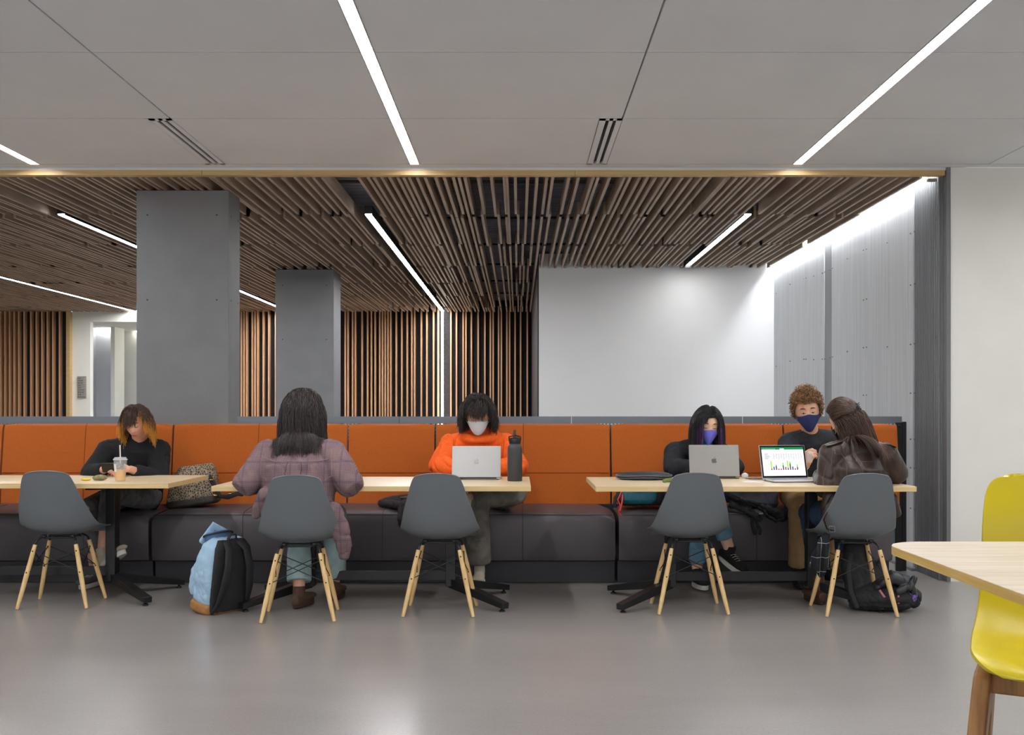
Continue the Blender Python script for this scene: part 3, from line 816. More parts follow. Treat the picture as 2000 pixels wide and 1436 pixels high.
def body(name, sk, Mh, J, voxel=0.0055):
    """continuous skin body; J joints in world space"""
    q = MB(); add_head(q, Mh)
    nb = V(J['neck']); hb = Mh @ V((0, -0.022, -0.085))
    q.tube([nb - V((0,0,0.03)), nb.lerp(hb, 0.5), hb + (hb - nb)*0.15], [0.062, 0.055, 0.054], seg=20)
    pv, ch = V(J['pelvis']), V(J['chest'])
    sr, sl = V(J['sh'][0]), V(J['sh'][1]); ax = (sl - sr).normalized()
    q.tube([pv - V((0,0,0.03)), pv.lerp(ch, 0.45), ch, nb - V((0,0,0.05)), nb], [(0.150, 0.105), (0.125, 0.095), (0.148, 0.105), (0.120, 0.07), (0.06, 0.055)], side=ax, seg=24)
    q.tube([sr, sr.lerp(sl, 0.5) + V((0,0,0.01)), sl], [(0.052), 0.07, 0.052], seg=16)
    for k in (0, 1):
        s_, e, w_ = V(J['sh'][k]), V(J['el'][k]), V(J['wr'][k])
        q.tube([s_, s_.lerp(e, 0.5), e], [0.050, 0.043, 0.037], seg=16)
        q.tube([e, e.lerp(w_, 0.3), w_], [0.038, 0.039, 0.025], seg=16)
        hd = J['hand'][k]; add_hand(q, w_, hd[0], hd[1], hd[2], hd[3] if len(hd) > 3 else 0.5)
        h, kn, an = V(J['hip'][k]), V(J['kn'][k]), V(J['an'][k])
        q.tube([h, h.lerp(kn, 0.5), kn], [0.082, 0.070, 0.054], seg=18)
        q.tube([kn, kn.lerp(an, 0.35), an], [0.053, 0.052, 0.034], seg=16)
        td = V(J['toe'][k]).normalized()
        fs = td.cross(V((0,0,1))).normalized(); fu = fs.cross(td).normalized()
        q.tube([an, an + td*0.04 - fu*0.045, an + td*0.12 - fu*0.062], [0.030, (0.028, 0.022), (0.028, 0.010)], side=fs, seg=14)
    me = remeshed(q, name, voxel, 2, 0.5)
    loc = V((pv.x, pv.y, 0)); me.transform(Matrix.Translation(-loc))
    o = put(me, name, sk, None); o.location = loc
    return o
def eyes(Mh, parent, open_=0.0, brow=(60, 44, 36), bw=0.0022):
    bm_ = mat('eyebrow_hair', brow, 0.8)
    q = MB()
    for s_ in (-1, 1):
        pts = []
        for i in range(9):
            u = -1 + i/4.0; X = s_*0.032 + u*0.0155*s_
            d = V((X/HR.x, 0, (0.0275 + 0.004*(1-u*u) - 0.002*u)/HR.z)); d.y = math.sqrt(max(0.05, 1 - d.x**2 - d.z**2))
            pts.append(Mh @ (head_point(d.normalized()) + V((0, 0.0015, 0))))
        q.tube(pts, [bw*0.6, bw, bw*1.2, bw*1.3, bw*1.3, bw*1.2, bw, bw*.8, bw*.5], seg=8)
    inv_parent(q.build('eyebrow', bm_, smooth=True), parent)
    q = MB()
    for s_ in (-1, 1):
        for up in ((0, 1) if open_ else (0,)):
            pts = []
            for i in range(9):
                u = -1 + i/4.0; X = s_*0.0315 + u*0.0135*s_
                Z = 0.0005 - (0.0035*(1-u*u) if not up else -open_*(1-u*u)) 
                d = V((X/HR.x, 0, Z/HR.z)); d.y = math.sqrt(max(0.05, 1 - d.x**2 - d.z**2))
                pts.append(Mh @ (head_point(d.normalized()) + V((0, 0.0012, 0))))
            q.tube(pts, [0.0008, 0.0013, 0.0016, 0.0017, 0.0017, 0.0017, 0.0016, 0.0013, 0.0008], seg=6)
    inv_parent(q.build('eyelashes', DARKLINE, smooth=True), parent)
    if open_:
        q = MB(); q3 = MB()
        for s_ in (-1, 1):
            c = head_point(V((s_*0.0315/HR.x, 0.9, 0.0008/HR.z)).normalized())
            c.x = s_*0.0315; c.z = 0.0
            q.ell(Mh @ (c + V((0, -0.0088, -0.0005))), (0.0115, 0.0105, 0.0048*open_/0.004 + .004), rot=Mh.to_3x3().normalized())
            q3.ell(Mh @ (c + V((0, 0.0012, -0.0018))), (0.0046, 0.0016, 0.0040), rot=Mh.to_3x3().normalized(), seg=12, rows=6)
        inv_parent(q.build('eyes', mat('eye_white', (225, 222, 216), 0.3), smooth=True), parent)
        inv_parent(q3.build('iris', mat('iris_dark', (50, 36, 26), 0.25), smooth=True), parent)
def lips(Mh, parent):
    q = MB()
    for z, r in ((-0.0625, 0.0028), (-0.0725, 0.0034)):
        pts = []
        for i in range(9):
            u = -1 + i/4.0; X = u*0.021
            d = V((X/HR.x, 0, (z + 0.001*u*u*(-3 if z > -0.066 else 5))/HR.z)); d.y = math.sqrt(max(0.05, 1 - d.x**2 - d.z**2))
            p = head_point(d.normalized()); pts.append(Mh @ (p + V((0, -0.0006, 0))))
        q.tube(pts, [r*f for f in (0.3, 0.7, 0.95, 1, 1, 1, 0.95, 0.7, 0.3)], seg=8)
    inv_parent(q.build('lips', LIP, smooth=True), parent)
def face_mask(Mh, parent, m, kind='flat', strap=(235, 235, 238), z0=-0.010, z1=-0.120, w=0.070):
    """cloth or pleated mask: a curved patch bridging nose and chin, with ear loops"""
    q = MB(); nu, nv = 24, 16; grid = []
    for j in range(nv + 1):
        t = j/nv; row = []
        for i in range(nu + 1):
            u = -1 + 2*i/nu; au = abs(u)
            X = u*w*(1 - 0.10*(t-0.35)**2*4 - (0.25 if kind != 'flat' else 0.12)*t*t)
            top = z0 + (0.010*(1-au)**1.2) - 0.012*au
            bot = z1 + (0.055*au**1.6 if kind == 'point' else 0.042*au**2.4)
            Z = top + (bot - top)*t
            yb = HR.y*math.sqrt(max(0.02, 1 - min(0.97, (X/(HR.x*1.06))**2)))
            yb *= 1 - 0.12*t*t
            ridge = {'flat': 0.016, 'point': 0.034, 'cloth': 0.026}[kind]
            mid = math.sin(math.pi*min(1, 0.15 + t*0.85))**0.7
            bul = ridge*((1 - au)**(0.9 if kind != 'flat' else 0.6))*(0.45 + 0.55*mid) + 0.005
            Y = yb + bul - 0.004
            if kind == 'flat': Y += 0.0016*math.sin(t*math.pi*7)*(1-au)
            row.append(q.pt(Mh @ V((X, Y, Z))))
        grid.append(row)
    for a, b in zip(grid, grid[1:]):
        for i in range(nu): q.face((a[i], a[i+1], b[i+1], b[i]))
    o = q.build('face_mask', m, smooth=True); inv_parent(o, parent)
    sd = o.modifiers.new('solid', 'SOLIDIFY'); sd.thickness = 0.0022; sd.offset = 0
    q = MB()
    for s_ in (-1, 1):
        for z in (z0 - 0.012, z1 + 0.056):
            wx = w*(0.94 if z > -0.04 else 0.66)
            yy = HR.y*math.sqrt(max(0.02, 1 - min(0.97, (wx/(HR.x*1.06))**2)))
            q.tube([Mh @ V((s_*wx, yy + 0.003, z)), Mh @ V((s_*0.079, 0.03, (z - 0.005)*0.6)), Mh @ V((s_*0.083, -0.004, 0.014 if z > -0.04 else -0.03)), Mh @ V((s_*0.080, -0.018, -0.004))], 0.0016, seg=6)
    e = q.build('ear_loop', mat('ear_loop', strap, 0.7), smooth=True); e.parent = o
    return o

def hair(name, Mh, parent, mats, n=1300, length=0.25, part=0.0, bangs=None, colliders=(), curtain=0.055, rad=0.0022, seed=1, frizz=0.1, back_only=False,
         stiff=0.55, tipfn=None, cap=True, hairline=0.52, layer=0.012, pull=None, lenfn=None, wave=0.0, sway=0.0):
    rn = random.Random(seed)
    inv = Mh.inverted(); R3 = Mh.to_3x3().normalized()
    down = (inv.to_3x3() @ V((sway, 0, -1))).normalized()
    q = MB(); ga = math.pi*(3 - math.sqrt(5))
    cols = [((inv @ V(c)), r) for c, r in colliders]
    step = 0.011
    n = int(n*1.9); rad *= 0.72; N_ = int(n*1.9); made = 0
    for k in range(N_):
        zz = 1 - 1.55*(k + 0.5)/N_; rr = math.sqrt(max(0, 1 - zz*zz)); a = k*ga
        d = V((rr*math.cos(a), rr*math.sin(a), zz))
        lim = hairline if d.y > 0 else -0.55
        if d.y > 0:
            hl = hairline*min(1, d.y*1.9) - 0.35*(1 - min(1, d.y*1.9))
            if d.z < hl + 0.10*abs(d.x): continue
        elif d.z < -0.5: continue
        made += 1
        lay = layer*(0.25 + 0.75*rn.random())
        p = head_point(d); p = p + p.normalized()*0.002
        sgn = 1 if (d.x - part) >= 0 else -1
        isb = bangs is not None and d.y > 0.30 and d.z > 0.35 and abs(d.x - bangs[1]) < bangs[2]
        if isb: v = V((0.25*(d.x - bangs[1]) + 0.05*rn.uniform(-1, 1), 1.0, 0.15))
        elif pull is not None and d.z > -0.1: v = (pull[0] - p).normalized()
        else: v = V((sgn*(1.0 if d.y > 0.0 else (0.5 if d.y > -0.35 else 0.0)) + rn.gauss(0, 0.18), -0.35 - 0.3*max(0, d.y) if d.y > -0.2 else -0.7, 0.1))
        v = v.normalized()
        L = (bangs[0] if isb else length)*(0.80 + 0.25*rn.random())
        if lenfn is not None and not isb: L *= lenfn(d)
        ph = rn.random()*6.28; fx = V((rn.gauss(0, 1), rn.gauss(0, 1), rn.gauss(0, 1)))*frizz
        pts = [p.copy()]; ns_ = max(3, int(L/step)); released = pull is None or isb
        for i in range(ns_):
            t = i/ns_
            g = 1 - stiff*math.exp(-t*ns_*step/0.05)
            if not released:
                v = (pull[0] - p).normalized()
                if (pull[0] - p).length < 0.03 or d.z < pull[1]: released = True
            else:
                v = (v*(1 - 0.35*g) + down*0.35*g*1.6 + fx*0.10).normalized()
                if wave: v = (v + V((math.cos(ph + i*0.55), math.sin(ph + i*0.55), 0))*wave).normalized()
            p = p + v*step
            # keep outside the skull
            e = V((p.x/(HR.x + lay), p.y/(HR.y + lay), p.z/(HR.z + lay*1.1 + (0.0 if p.z > 0 else 0.0))))
            if p.z < 0: e.x /= (1 - 0.10*min(1, -p.z/0.1))
            l = e.length
            if l < 1:
                e2 = e/l; tgt = V((e2.x*(HR.x + lay), e2.y*(HR.y + lay), e2.z*(HR.z + lay*1.1)))
                if p.z < 0: tgt.x *= (1 - 0.10*min(1, -p.z/0.1))
                nv_ = tgt - pts[-1]; p = tgt
                if nv_.length > 1e-6: v = (v*0.4 + nv_.normalized()*0.6)
            if not isb and p.y > 0.012 and p.z < 0.055:
                xm = curtain*(1 if p.z < 0.03 else (0.055 - p.z)/0.025)
                if abs(p.x) < xm: p.x = xm*(1 if (p.x if abs(p.x) > 0.004 else sgn) > 0 else -1)*(1 + 0.12*rn.random())
            for c, r in cols:
                dv = p - c
                r2 = r + lay*0.6
                if dv.length < r2: p = c + dv.normalized()*r2
            pts.append(p.copy())
        ng = len(pts); W_ = [Mh @ x for x in pts]
        # three-sided tapering strand
        prev = None; base = len(q.v)
        for i in range(ng):
            t = i/(ng-1)
            tg = (W_[min(i+1, ng-1)] - W_[max(i-1, 0)]); tg = tg.normalized() if tg.length > 1e-9 else V((0,0,1))
            a1 = tg.cross(V((0.31, 0.77, 0.55))).normalized(); a2 = tg.cross(a1)
            r_ = rad*(1 - 0.65*t**2)*(0.8 + 0.4*((k*7) % 10)/10)
            for j in range(3):
                an = 2.094*j + k
                c_ = W_[i] + a1*(r_*math.cos(an)) + a2*(r_*math.sin(an)); q.v.append((c_.x, c_.y, c_.z))
        for i in range(ng - 1):
            t = (i + rn.random())/(ng-1)
            mi = tipfn(t, d, pts[i]) if tipfn else (k*13 % len(mats))
            for j in range(3):
                q.f.append((base + i*3 + j, base + i*3 + (j+1) % 3, base + (i+1)*3 + (j+1) % 3, base + (i+1)*3 + j)); q.m.append(mi)
    if cap:
        seg, rw = 40, 26; rings = []
        for i in range(rw + 1):
            th = math.pi*0.60*i/rw; th = max(th, 0.03); ring = []
            for kx in range(seg):
                a = 2*math.pi*kx/seg
                d = V((math.sin(th)*math.cos(a), math.sin(th)*math.sin(a), math.cos(th)))
                if d.y > 0:
                    hl = hairline*min(1, d.y*1.9) - 0.35*(1 - min(1, d.y*1.9)) + 0.04
                    if d.z < hl:
                        s2 = math.sqrt(max(1e-6, 1 - hl*hl)); h2 = math.hypot(d.x, d.y); d = V((d.x/h2*s2, d.y/h2*s2, hl)) if h2 > 0 else d
                ring.append(Mh @ (head_point(d)*1.022))
            rings.append(ring)
        q.mi = 0
        rs = [q.ring(r) for r in rings]
        for a_, b_ in zip(rs, rs[1:]): q.bridge(a_, b_)
        q.face(rs[0])
    o = q.build(name, mats, smooth=True, fix=False); inv_parent(o, parent)
    return o

def shoe(parent, ank, toe, m, sole, L=0.25, name='shoe', tilt=0.0, high=False, lace=None):
    """ank: ankle joint, toe: direction of the toes"""
    a = V(ank); d = V(toe).normalized(); sd = d.cross(V((0, 0, 1))).normalized(); u = sd.cross(d).normalized()
    q = MB(); h = a - u*0.050
    q.tube([h - d*0.045, h + d*0.0, h + d*0.07, h + d*0.13, h + d*(L - 0.085)], [(0.030, 0.034), (0.036, 0.040), (0.039, 0.034), (0.044, 0.024), (0.038, 0.018)], side=sd, seg=18)
    q.tube([h + u*0.02, a + u*(0.03 if not high else 0.07)], [(0.037, 0.045), (0.035, 0.042)], side=sd, seg=16, caps='flat')
    me = remeshed(q, name, 0.006, 3); o = put(me, name, m, parent)
    q = MB(); pl = []
    n = 22
    for i in range(n):
        t = 2*math.pi*i/n; c = math.cos(t)
        x = c*(L/2 - 0.003) + (L/2 - 0.068); y = math.sin(t)*(0.042 + 0.006*c)
        pl.append(h - u*0.046 + d*x*0.98 + sd*y)
    q.prism(pl, u*0.032); s2 = q.build('sole', sole, bevel=0.004); s2.parent = o
    s2.matrix_parent_inverse = Matrix.Identity(4)
    s2.matrix_parent_inverse = o.matrix_parent_inverse.copy() if False else Matrix.Identity(4)
    if parent is not None and parent.location.length > 0: pass
    if lace:
        q = MB()
        for k in range(4):
            c = h + d*(0.045 + k*0.02) + u*(0.038 - k*0.0035)
            q.tube([c - sd*0.022 - u*0.006, c, c + sd*0.022 - u*0.006], 0.0028, seg=6)
        l2 = q.build('laces', lace, smooth=True); l2.parent = o
    return o
def top_garment(name, m, P, J, wid=(0.165, 0.150, 0.172, 0.145, 0.07), dep=(0.125, 0.118, 0.128, 0.09, 0.066), hem=0.0, sh_r=0.070, arm=(0.066, 0.056, 0.052, 0.052, 0.036), cuff=0.95,
                short=False, voxel=0.008, amp=0.004, freq=9.0, seed=0.0, extra=None, aniso=(1,1,.45), iters=3, neck_up=0.012):
    pv, ch, nb = V(J['pelvis']), V(J['chest']), V(J['neck'])
    sr, sl = V(J['sh'][0]), V(J['sh'][1]); ax = (sl - sr).normalized()
    T = [([pv + V((0,0,hem)), pv.lerp(ch, 0.5), ch, nb - V((0,0,0.05)), nb + V((0,0,neck_up))], list(zip(wid, dep)), dict(side=ax, seg=28)),
         ([sr, sr.lerp(sl, 0.3) + V((0,0,0.018)), sr.lerp(sl, 0.7) + V((0,0,0.018)), sl], [sh_r*0.92, sh_r, sh_r, sh_r*0.92])]
    for k in (0, 1):
        s_, e, w_ = V(J['sh'][k]), V(J['el'][k]), V(J['wr'][k])
        if short:
            T.append(([s_, s_.lerp(e, 0.4), s_.lerp(e, 0.62)], [arm[0], arm[1]*1.08, arm[1]*1.12], dict(caps='flat')))
        else:
            T.append(([s_, s_.lerp(e, 0.5), e], [arm[0], arm[1], arm[2]]))
            T.append(([e, e.lerp(w_, 0.35), e.lerp(w_, cuff)], [arm[2], arm[3], arm[4]], dict(caps='flat')))
    return garment(name, m, P, T, voxel, iters, amp, freq, aniso, seed, extra)
def trousers(name, m, P, J, thigh=(0.098, 0.086, 0.070), shin=(0.069, 0.064, 0.056), end=(0.93, 0.93), amp=0.004, seed=3.0, freq=9.0, extra=None, hipr=0.125):
    h0, h1 = V(J['hip'][0]), V(J['hip'][1]); pv = V(J['pelvis'])
    T = [([h0, pv, h1], [0.095, hipr, 0.095])]
    for k in (0, 1):
        h, kn, an = V(J['hip'][k]), V(J['kn'][k]), V(J['an'][k])
        T.append(([h, h.lerp(kn, 0.5), kn], list(thigh)))
        T.append(([kn, kn.lerp(an, 0.4), kn.lerp(an, end[k])], list(shin), dict(caps='flat')))
    return garment(name, m, P, T, 0.009, 2, amp, freq, (1, 1, .6), seed, extra)

# ---------------------------------------------------------------- person in black sweater (left table)
J = dict(pelvis=(-2.66, 7.30, 0.585), chest=(-2.64, 7.27, 0.82), neck=(-2.60, 7.20, 0.975), sh=[(-2.81, 7.20, 0.90), (-2.475, 7.23, 0.90)],
         el=[(-2.87, 7.05, 0.745), (-2.43, 7.10, 0.70)], wr=[(-2.725, 6.93, 0.785), (-2.56, 6.93, 0.785)],
         hand=[((0.75, -0.55, 0.10), (-0.4, -0.5, 0.8), -1, 0.75), ((-0.8, -0.5, 0.1), (0.4, -0.5, 0.8), 1, 0.8)],
         hip=[(-2.76, 7.30, 0.575), (-2.57, 7.28, 0.58)], kn=[(-2.80, 6.88, 0.54), (-2.63, 6.80, 0.64)], an=[(-2.83, 7.02, 0.10), (-2.66, 6.72, 0.27)],
         toe=[(-0.15, -1, 0), (0.75, -0.35, 0.45)])
Mh = head_matrix((-2.572, 7.08, 1.095), yaw=-4, pitch=24, roll=2, sc=0.94)
P = body('person', SK1, Mh, J)
tag(P, 'person in a black sweater with brown and golden bob, hunched over a phone', 'person')
M['blacksweater'] = mat('black_knit', (24, 24, 27), 0.95, c2=(30, 30, 33), ns=60, bump=0.15, bscale=300)
top_garment('sweater', M['blacksweater'], P, J, wid=(0.185, 0.185, 0.180, 0.15, 0.075), sh_r=0.078, arm=(0.078, 0.072, 0.068, 0.062, 0.045), cuff=0.86, amp=0.005, freq=8, neck_up=0.03)
M['faded'] = mat('faded_black_denim', (84, 84, 88), 0.85, c2=(106, 106, 110), ns=25, bump=0.1, bscale=300)
trousers('jeans', M['faded'], P, J, end=(0.66, 0.60))
eyes(Mh, P); lips(Mh, P)
HB = hairmat('hair_brown', (62, 42, 32), (80, 56, 42)); HG = hairmat('hair_golden', (206, 138, 42), (226, 164, 66)); HM = hairmat('hair_mid', (140, 90, 40), (158, 104, 50))
def tip1(t, d, p):
    return 0 if t < 0.50 else (1 if t < 0.62 else 2)
hair('hair', Mh, P, [HB, HM, HG], n=1700, length=0.172, part=0.03, bangs=(0.098, 0.0, 0.5), curtain=0.066, seed=3, frizz=0.25, tipfn=lambda t, d, p: (0 if (d.y > 0.30 and d.z > 0.35 and abs(d.x) < 0.5) else tip1(t, d, p)), layer=0.016, wave=0.08, rad=0.0022)
WHITE_SOLE = mat('white_rubber', (214, 212, 206), 0.6); BLACKSHOE = mat('black_canvas', (28, 28, 30), 0.8)
shoe(P, J['an'][0], J['toe'][0], mat('grey_shoe', (96, 98, 98), 0.8), WHITE_SOLE, lace=WHITE_SOLE)
shoe(P, J['an'][1], J['toe'][1], mat('pale_shoe', (176, 168, 150), 0.8), WHITE_SOLE)
t = thing('phone', (-2.64, 6.86, 0.80), 'dark phone held by the person in the black sweater', 'phone')
q = MB(); q.xf = Matrix.Translation((-2.645, 6.855, 0.80)) @ Matrix.Rotation(math.radians(-60), 4, 'X'); q.box((-0.075, -0.036, -0.004), (0.075, 0.036, 0.004)); inv_parent(q.build('case', M['blackmetal'], bevel=0.003), t)
q = MB(); q.xf = Matrix.Translation((-2.645, 6.855, 0.80)) @ Matrix.Rotation(math.radians(-60), 4, 'X'); q.box((-0.07, -0.032, -0.0055), (0.07, 0.032, -0.0042)); inv_parent(q.build('glass_screen', mat('phone_glass', (14, 14, 18), 0.1)), t)

# ---------------------------------------------------------------- person in checked overshirt, seen from behind
J = dict(pelvis=(-1.255, 5.97, 0.56), chest=(-1.255, 6.01, 0.82), neck=(-1.262, 6.09, 1.005), sh=[(-1.43, 6.06, 0.915), (-1.085, 6.06, 0.915)],
         el=[(-1.545, 5.96, 0.76), (-0.955, 5.96, 0.76)], wr=[(-1.38, 6.32, 0.785), (-1.12, 6.32, 0.785)],
         hand=[((0.4, 0.9, -0.05), (0, 0, 1), 1, 0.4), ((-0.4, 0.9, -0.05), (0, 0, 1), -1, 0.4)],
         hip=[(-1.35, 6.0, 0.55), (-1.16, 6.0, 0.55)], kn=[(-1.34, 6.42, 0.54), (-1.12, 6.42, 0.54)], an=[(-1.305, 6.25, 0.10), (-1.14, 6.50, 0.10)],
         toe=[(0.25, 1, 0), (0.1, 1, 0)])
Mh = head_matrix((-1.264, 6.15, 1.158), yaw=0, pitch=26, facing=1)
P = body('person', SK1, Mh, J)
tag(P, 'person seen from behind in a checked purple overshirt with dark shoulder-length hair', 'person')
# checked cloth
m = mat('checked_cotton', (92, 74, 84), 0.9, c2=(124, 98, 100), ns=14, bump=0.12, bscale=240); n = N(m)
tc = n.new('ShaderNodeTexCoord'); sx = n.new('ShaderNodeSeparateXYZ'); n.link(tc.outputs['Object'], sx.inputs[0])
base = n.b.inputs['Base Color'].links[0].from_socket
def band(sock, freq, lo_, colr, prev):
    mu = n.new('ShaderNodeMath', operation='MULTIPLY'); mu.inputs[1].default_value = freq; n.link(sock, mu.inputs[0])
    fr = n.new('ShaderNodeMath', operation='FRACT'); n.link(mu.outputs[0], fr.inputs[0])
    gt = n.new('ShaderNodeMath', operation='GREATER_THAN'); gt.inputs[1].default_value = lo_; n.link(fr.outputs[0], gt.inputs[0])
    m2 = n.new('ShaderNodeMath', operation='MULTIPLY'); m2.inputs[1].default_value = 0.55; n.link(gt.outputs[0], m2.inputs[0])
    mx = n.new('ShaderNodeMix', data_type='RGBA'); n.link(m2.outputs[0], mx.inputs[0]); n.link(prev, mx.inputs[6]); mx.inputs[7].default_value = lin(colr)
    return mx.outputs[2]
c_ = band(sx.outputs['X'], 125, 0.74, (160, 132, 128), base); c_ = band(sx.outputs['Z'], 125, 0.76, (164, 136, 132), c_)
c_ = band(sx.outputs['X'], 11, 0.90, (92, 78, 94), c_); c_ = band(sx.outputs['Z'], 9, 0.90, (94, 80, 96), c_)
n.link(c_, n.b.inputs['Base Color']); M['checked'] = m
def ex(q):
    q.tube([(-1.06, 5.93, 0.60), (-1.005, 5.94, 0.50), (-0.99, 5.97, 0.40), (-0.995, 5.99, 0.34)], [(0.07, 0.05), (0.055, 0.035), (0.045, 0.025), (0.03, 0.015)], side=(1, 0, 0))
    q.tube([(-1.42, 5.92, 0.70), (-1.475, 5.94, 0.62), (-1.49, 5.95, 0.57)], [(0.05, 0.04), (0.04, 0.025), (0.025, 0.015)], side=(1, 0, 0))
    q.tube([(-1.50, 5.99, 0.80), (-1.555, 5.96, 0.755)], [0.070, 0.06]); q.tube([(-1.0, 5.99, 0.80), (-0.945, 5.96, 0.75)], [0.070, 0.062])
M['lightstitch'] = mat('pink_grey_seam', (150, 124, 124), 0.9); M['darkstitch'] = mat('dark_purple_seam', (70, 56, 66), 0.9)
OS = top_garment('overshirt', M['checked'], P, J, wid=(0.200, 0.205, 0.210, 0.160, 0.07), dep=(0.15, 0.14, 0.135, 0.10, 0.07), sh_r=0.085, arm=(0.095, 0.088, 0.078, 0.068, 0.045), cuff=0.8, amp=0.010, freq=6.5, seed=4.2, extra=ex, hem=0.03)
M['lightdenim'] = mat('pale_denim', (146, 172, 174), 0.85, c2=(168, 190, 190), ns=20, bump=0.1, bscale=300)
trousers('jeans', M['lightdenim'], P, J, shin=(0.072, 0.070, 0.073), end=(0.88, 0.88))
seam(OS, [(-1.44, 5.88, 0.925), (-1.26, 5.85, 0.93), (-1.08, 5.88, 0.925)], M['lightstitch'], 0.0022)
seam(OS, [(-1.45, 5.95, 0.96), (-1.455, 5.92, 0.86), (-1.44, 5.9, 0.78)], M['lightstitch'], 0.0018); seam(OS, [(-1.06, 5.95, 0.96), (-1.055, 5.92, 0.86), (-1.07, 5.9, 0.78)], M['lightstitch'], 0.0018)
for s_ in (-1, 1): seam(OS, [(-1.257 + s_*0.045, 5.85, 0.925), (-1.257 + s_*0.05, 5.85, 0.80), (-1.257 + s_*0.052, 5.85, 0.70)], M['darkstitch'], 0.0016)
HBL = hairmat('hair_black', (34, 28, 27), (52, 43, 40)); HBL2 = hairmat('hair_soft_black', (58, 48, 45), (74, 62, 57))
hair('hair', Mh, P, [HBL, HBL, HBL2], n=2600, length=0.34, part=0.02, colliders=[((-1.262, 6.06, 0.93), 0.125), ((-1.36, 6.06, 0.90), 0.10), ((-1.16, 6.06, 0.90), 0.10)], seed=5, frizz=0.14, layer=0.032, wave=0.07, rad=0.0026, stiff=0.5)
CLOG = mat('brown_suede', (84, 62, 48), 0.85)
shoe(P, J['an'][0], J['toe'][0], CLOG, mat('cork_sole', (66, 44, 34), 0.8)); shoe(P, J['an'][1], J['toe'][1], CLOG, mat('cork_sole', (66, 44, 34), 0.8))

# ---------------------------------------------------------------- person in orange hoodie
J = dict(pelvis=(-0.25, 7.30, 0.585), chest=(-0.255, 7.24, 0.84), neck=(-0.265, 7.13, 1.02), sh=[(-0.452, 7.12, 0.94), (-0.085, 7.12, 0.94)],
         el=[(-0.525, 6.98, 0.80), (0.0, 6.99, 0.80)], wr=[(-0.37, 6.85, 0.80), (-0.16, 6.85, 0.80)],
         hand=[((0.35, -0.9, -0.1), (0, 0, 1), -1, 0.35), ((-0.35, -0.9, -0.1), (0, 0, 1), 1, 0.35)],
         hip=[(-0.34, 7.29, 0.575), (-0.16, 7.29, 0.575)], kn=[(-0.27, 6.86, 0.545), (-0.02, 6.95, 0.625)], an=[(-0.255, 6.93, 0.13), (-0.33, 6.83, 0.60)],
         toe=[(-0.05, -1, 0), (-0.8, -0.3, -0.1)])
Mh = head_matrix((-0.268, 7.0, 1.155), yaw=2, pitch=30, roll=0)
P = body('person', SK2, Mh, J)
tag(P, 'person in a bright orange hoodie and white face mask behind a silver laptop', 'person')
M['hoodie'] = mat('orange_fleece', (246, 104, 30), 0.92, c2=(238, 94, 24), ns=50, bump=0.1, bscale=260)
def ex(q):
    # hood gathered around the neck
    pts = []
    for i in range(13):
        a = math.radians(-215 + 250*i/12)
        pts.append((-0.265 + 0.108*math.cos(a), 7.10 + 0.085*math.sin(a), 1.005 + 0.028*math.sin(a)))
    q.tube(pts, [0.022, 0.034, 0.038, 0.036, 0.032, 0.028, 0.026, 0.028, 0.032, 0.036, 0.038, 0.034, 0.022])
    q.ell((-0.265, 7.22, 0.98), (0.13, 0.06, 0.09))
HD = top_garment('hoodie', M['hoodie'], P, J, wid=(0.175, 0.178, 0.188, 0.15, 0.08), dep=(0.14, 0.13, 0.135, 0.10, 0.07), sh_r=0.080, arm=(0.084, 0.074, 0.072, 0.066, 0.045), cuff=0.95, amp=0.010, freq=7.5, seed=1.3, extra=ex)
q = MB()
for s_ in (-1, 1): q.tube([(-0.265 + s_*0.035, 7.022, 0.975), (-0.265 + s_*0.040, 7.07, 0.93), (-0.265 + s_*0.043, 7.09, 0.86), (-0.265 + s_*0.042, 7.095, 0.80)], 0.0035, seg=8)
inv_parent(q.build('drawstring', mat('drawstring', (214, 70, 18), 0.8), smooth=True), P)
M['hstitch'] = mat('deep_orange_seam', (206, 70, 16), 0.9)
for s_, cx_ in ((-1, -0.43), (1, -0.10)): seam(HD, [(cx_, 7.03, 0.985), (cx_ - s_*-0.005, 7.02, 0.92), (cx_ + s_*0.01, 7.02, 0.85)], M['hstitch'], 0.002)
M['olive'] = mat('grey_olive_denim', (96, 92, 84), 0.88, c2=(122, 118, 110), ns=16, bump=0.1, bscale=260)
trousers('jeans', M['olive'], P, J, thigh=(0.10, 0.092, 0.078), shin=(0.078, 0.080, 0.078), end=(0.90, 0.9), amp=0.006, freq=8)
eyes(Mh, P, brow=(34, 26, 22), bw=0.003)
MASKW = mat('white_mask_fabric', (216, 222, 230), 0.8)
face_mask(Mh, P, MASKW, 'flat', z0=-0.008, z1=-0.116, w=0.068)
hair('hair', Mh, P, [HBL, HBL, hairmat('hair_black_b', (44, 34, 30), (60, 48, 42))], n=2000, length=0.150, part=0.02, bangs=(0.090, 0.05, 0.62), curtain=0.064, seed=11, frizz=0.36, layer=0.021, rad=0.0026, wave=0.08)
shoe(P, J['an'][0], J['toe'][0], mat('cream_shoe', (196, 186, 160), 0.8), WHITE_SOLE, lace=WHITE_SOLE)
shoe(P, J['an'][1], J['toe'][1], mat('cream_shoe_b', (196, 186, 160), 0.8), WHITE_SOLE)

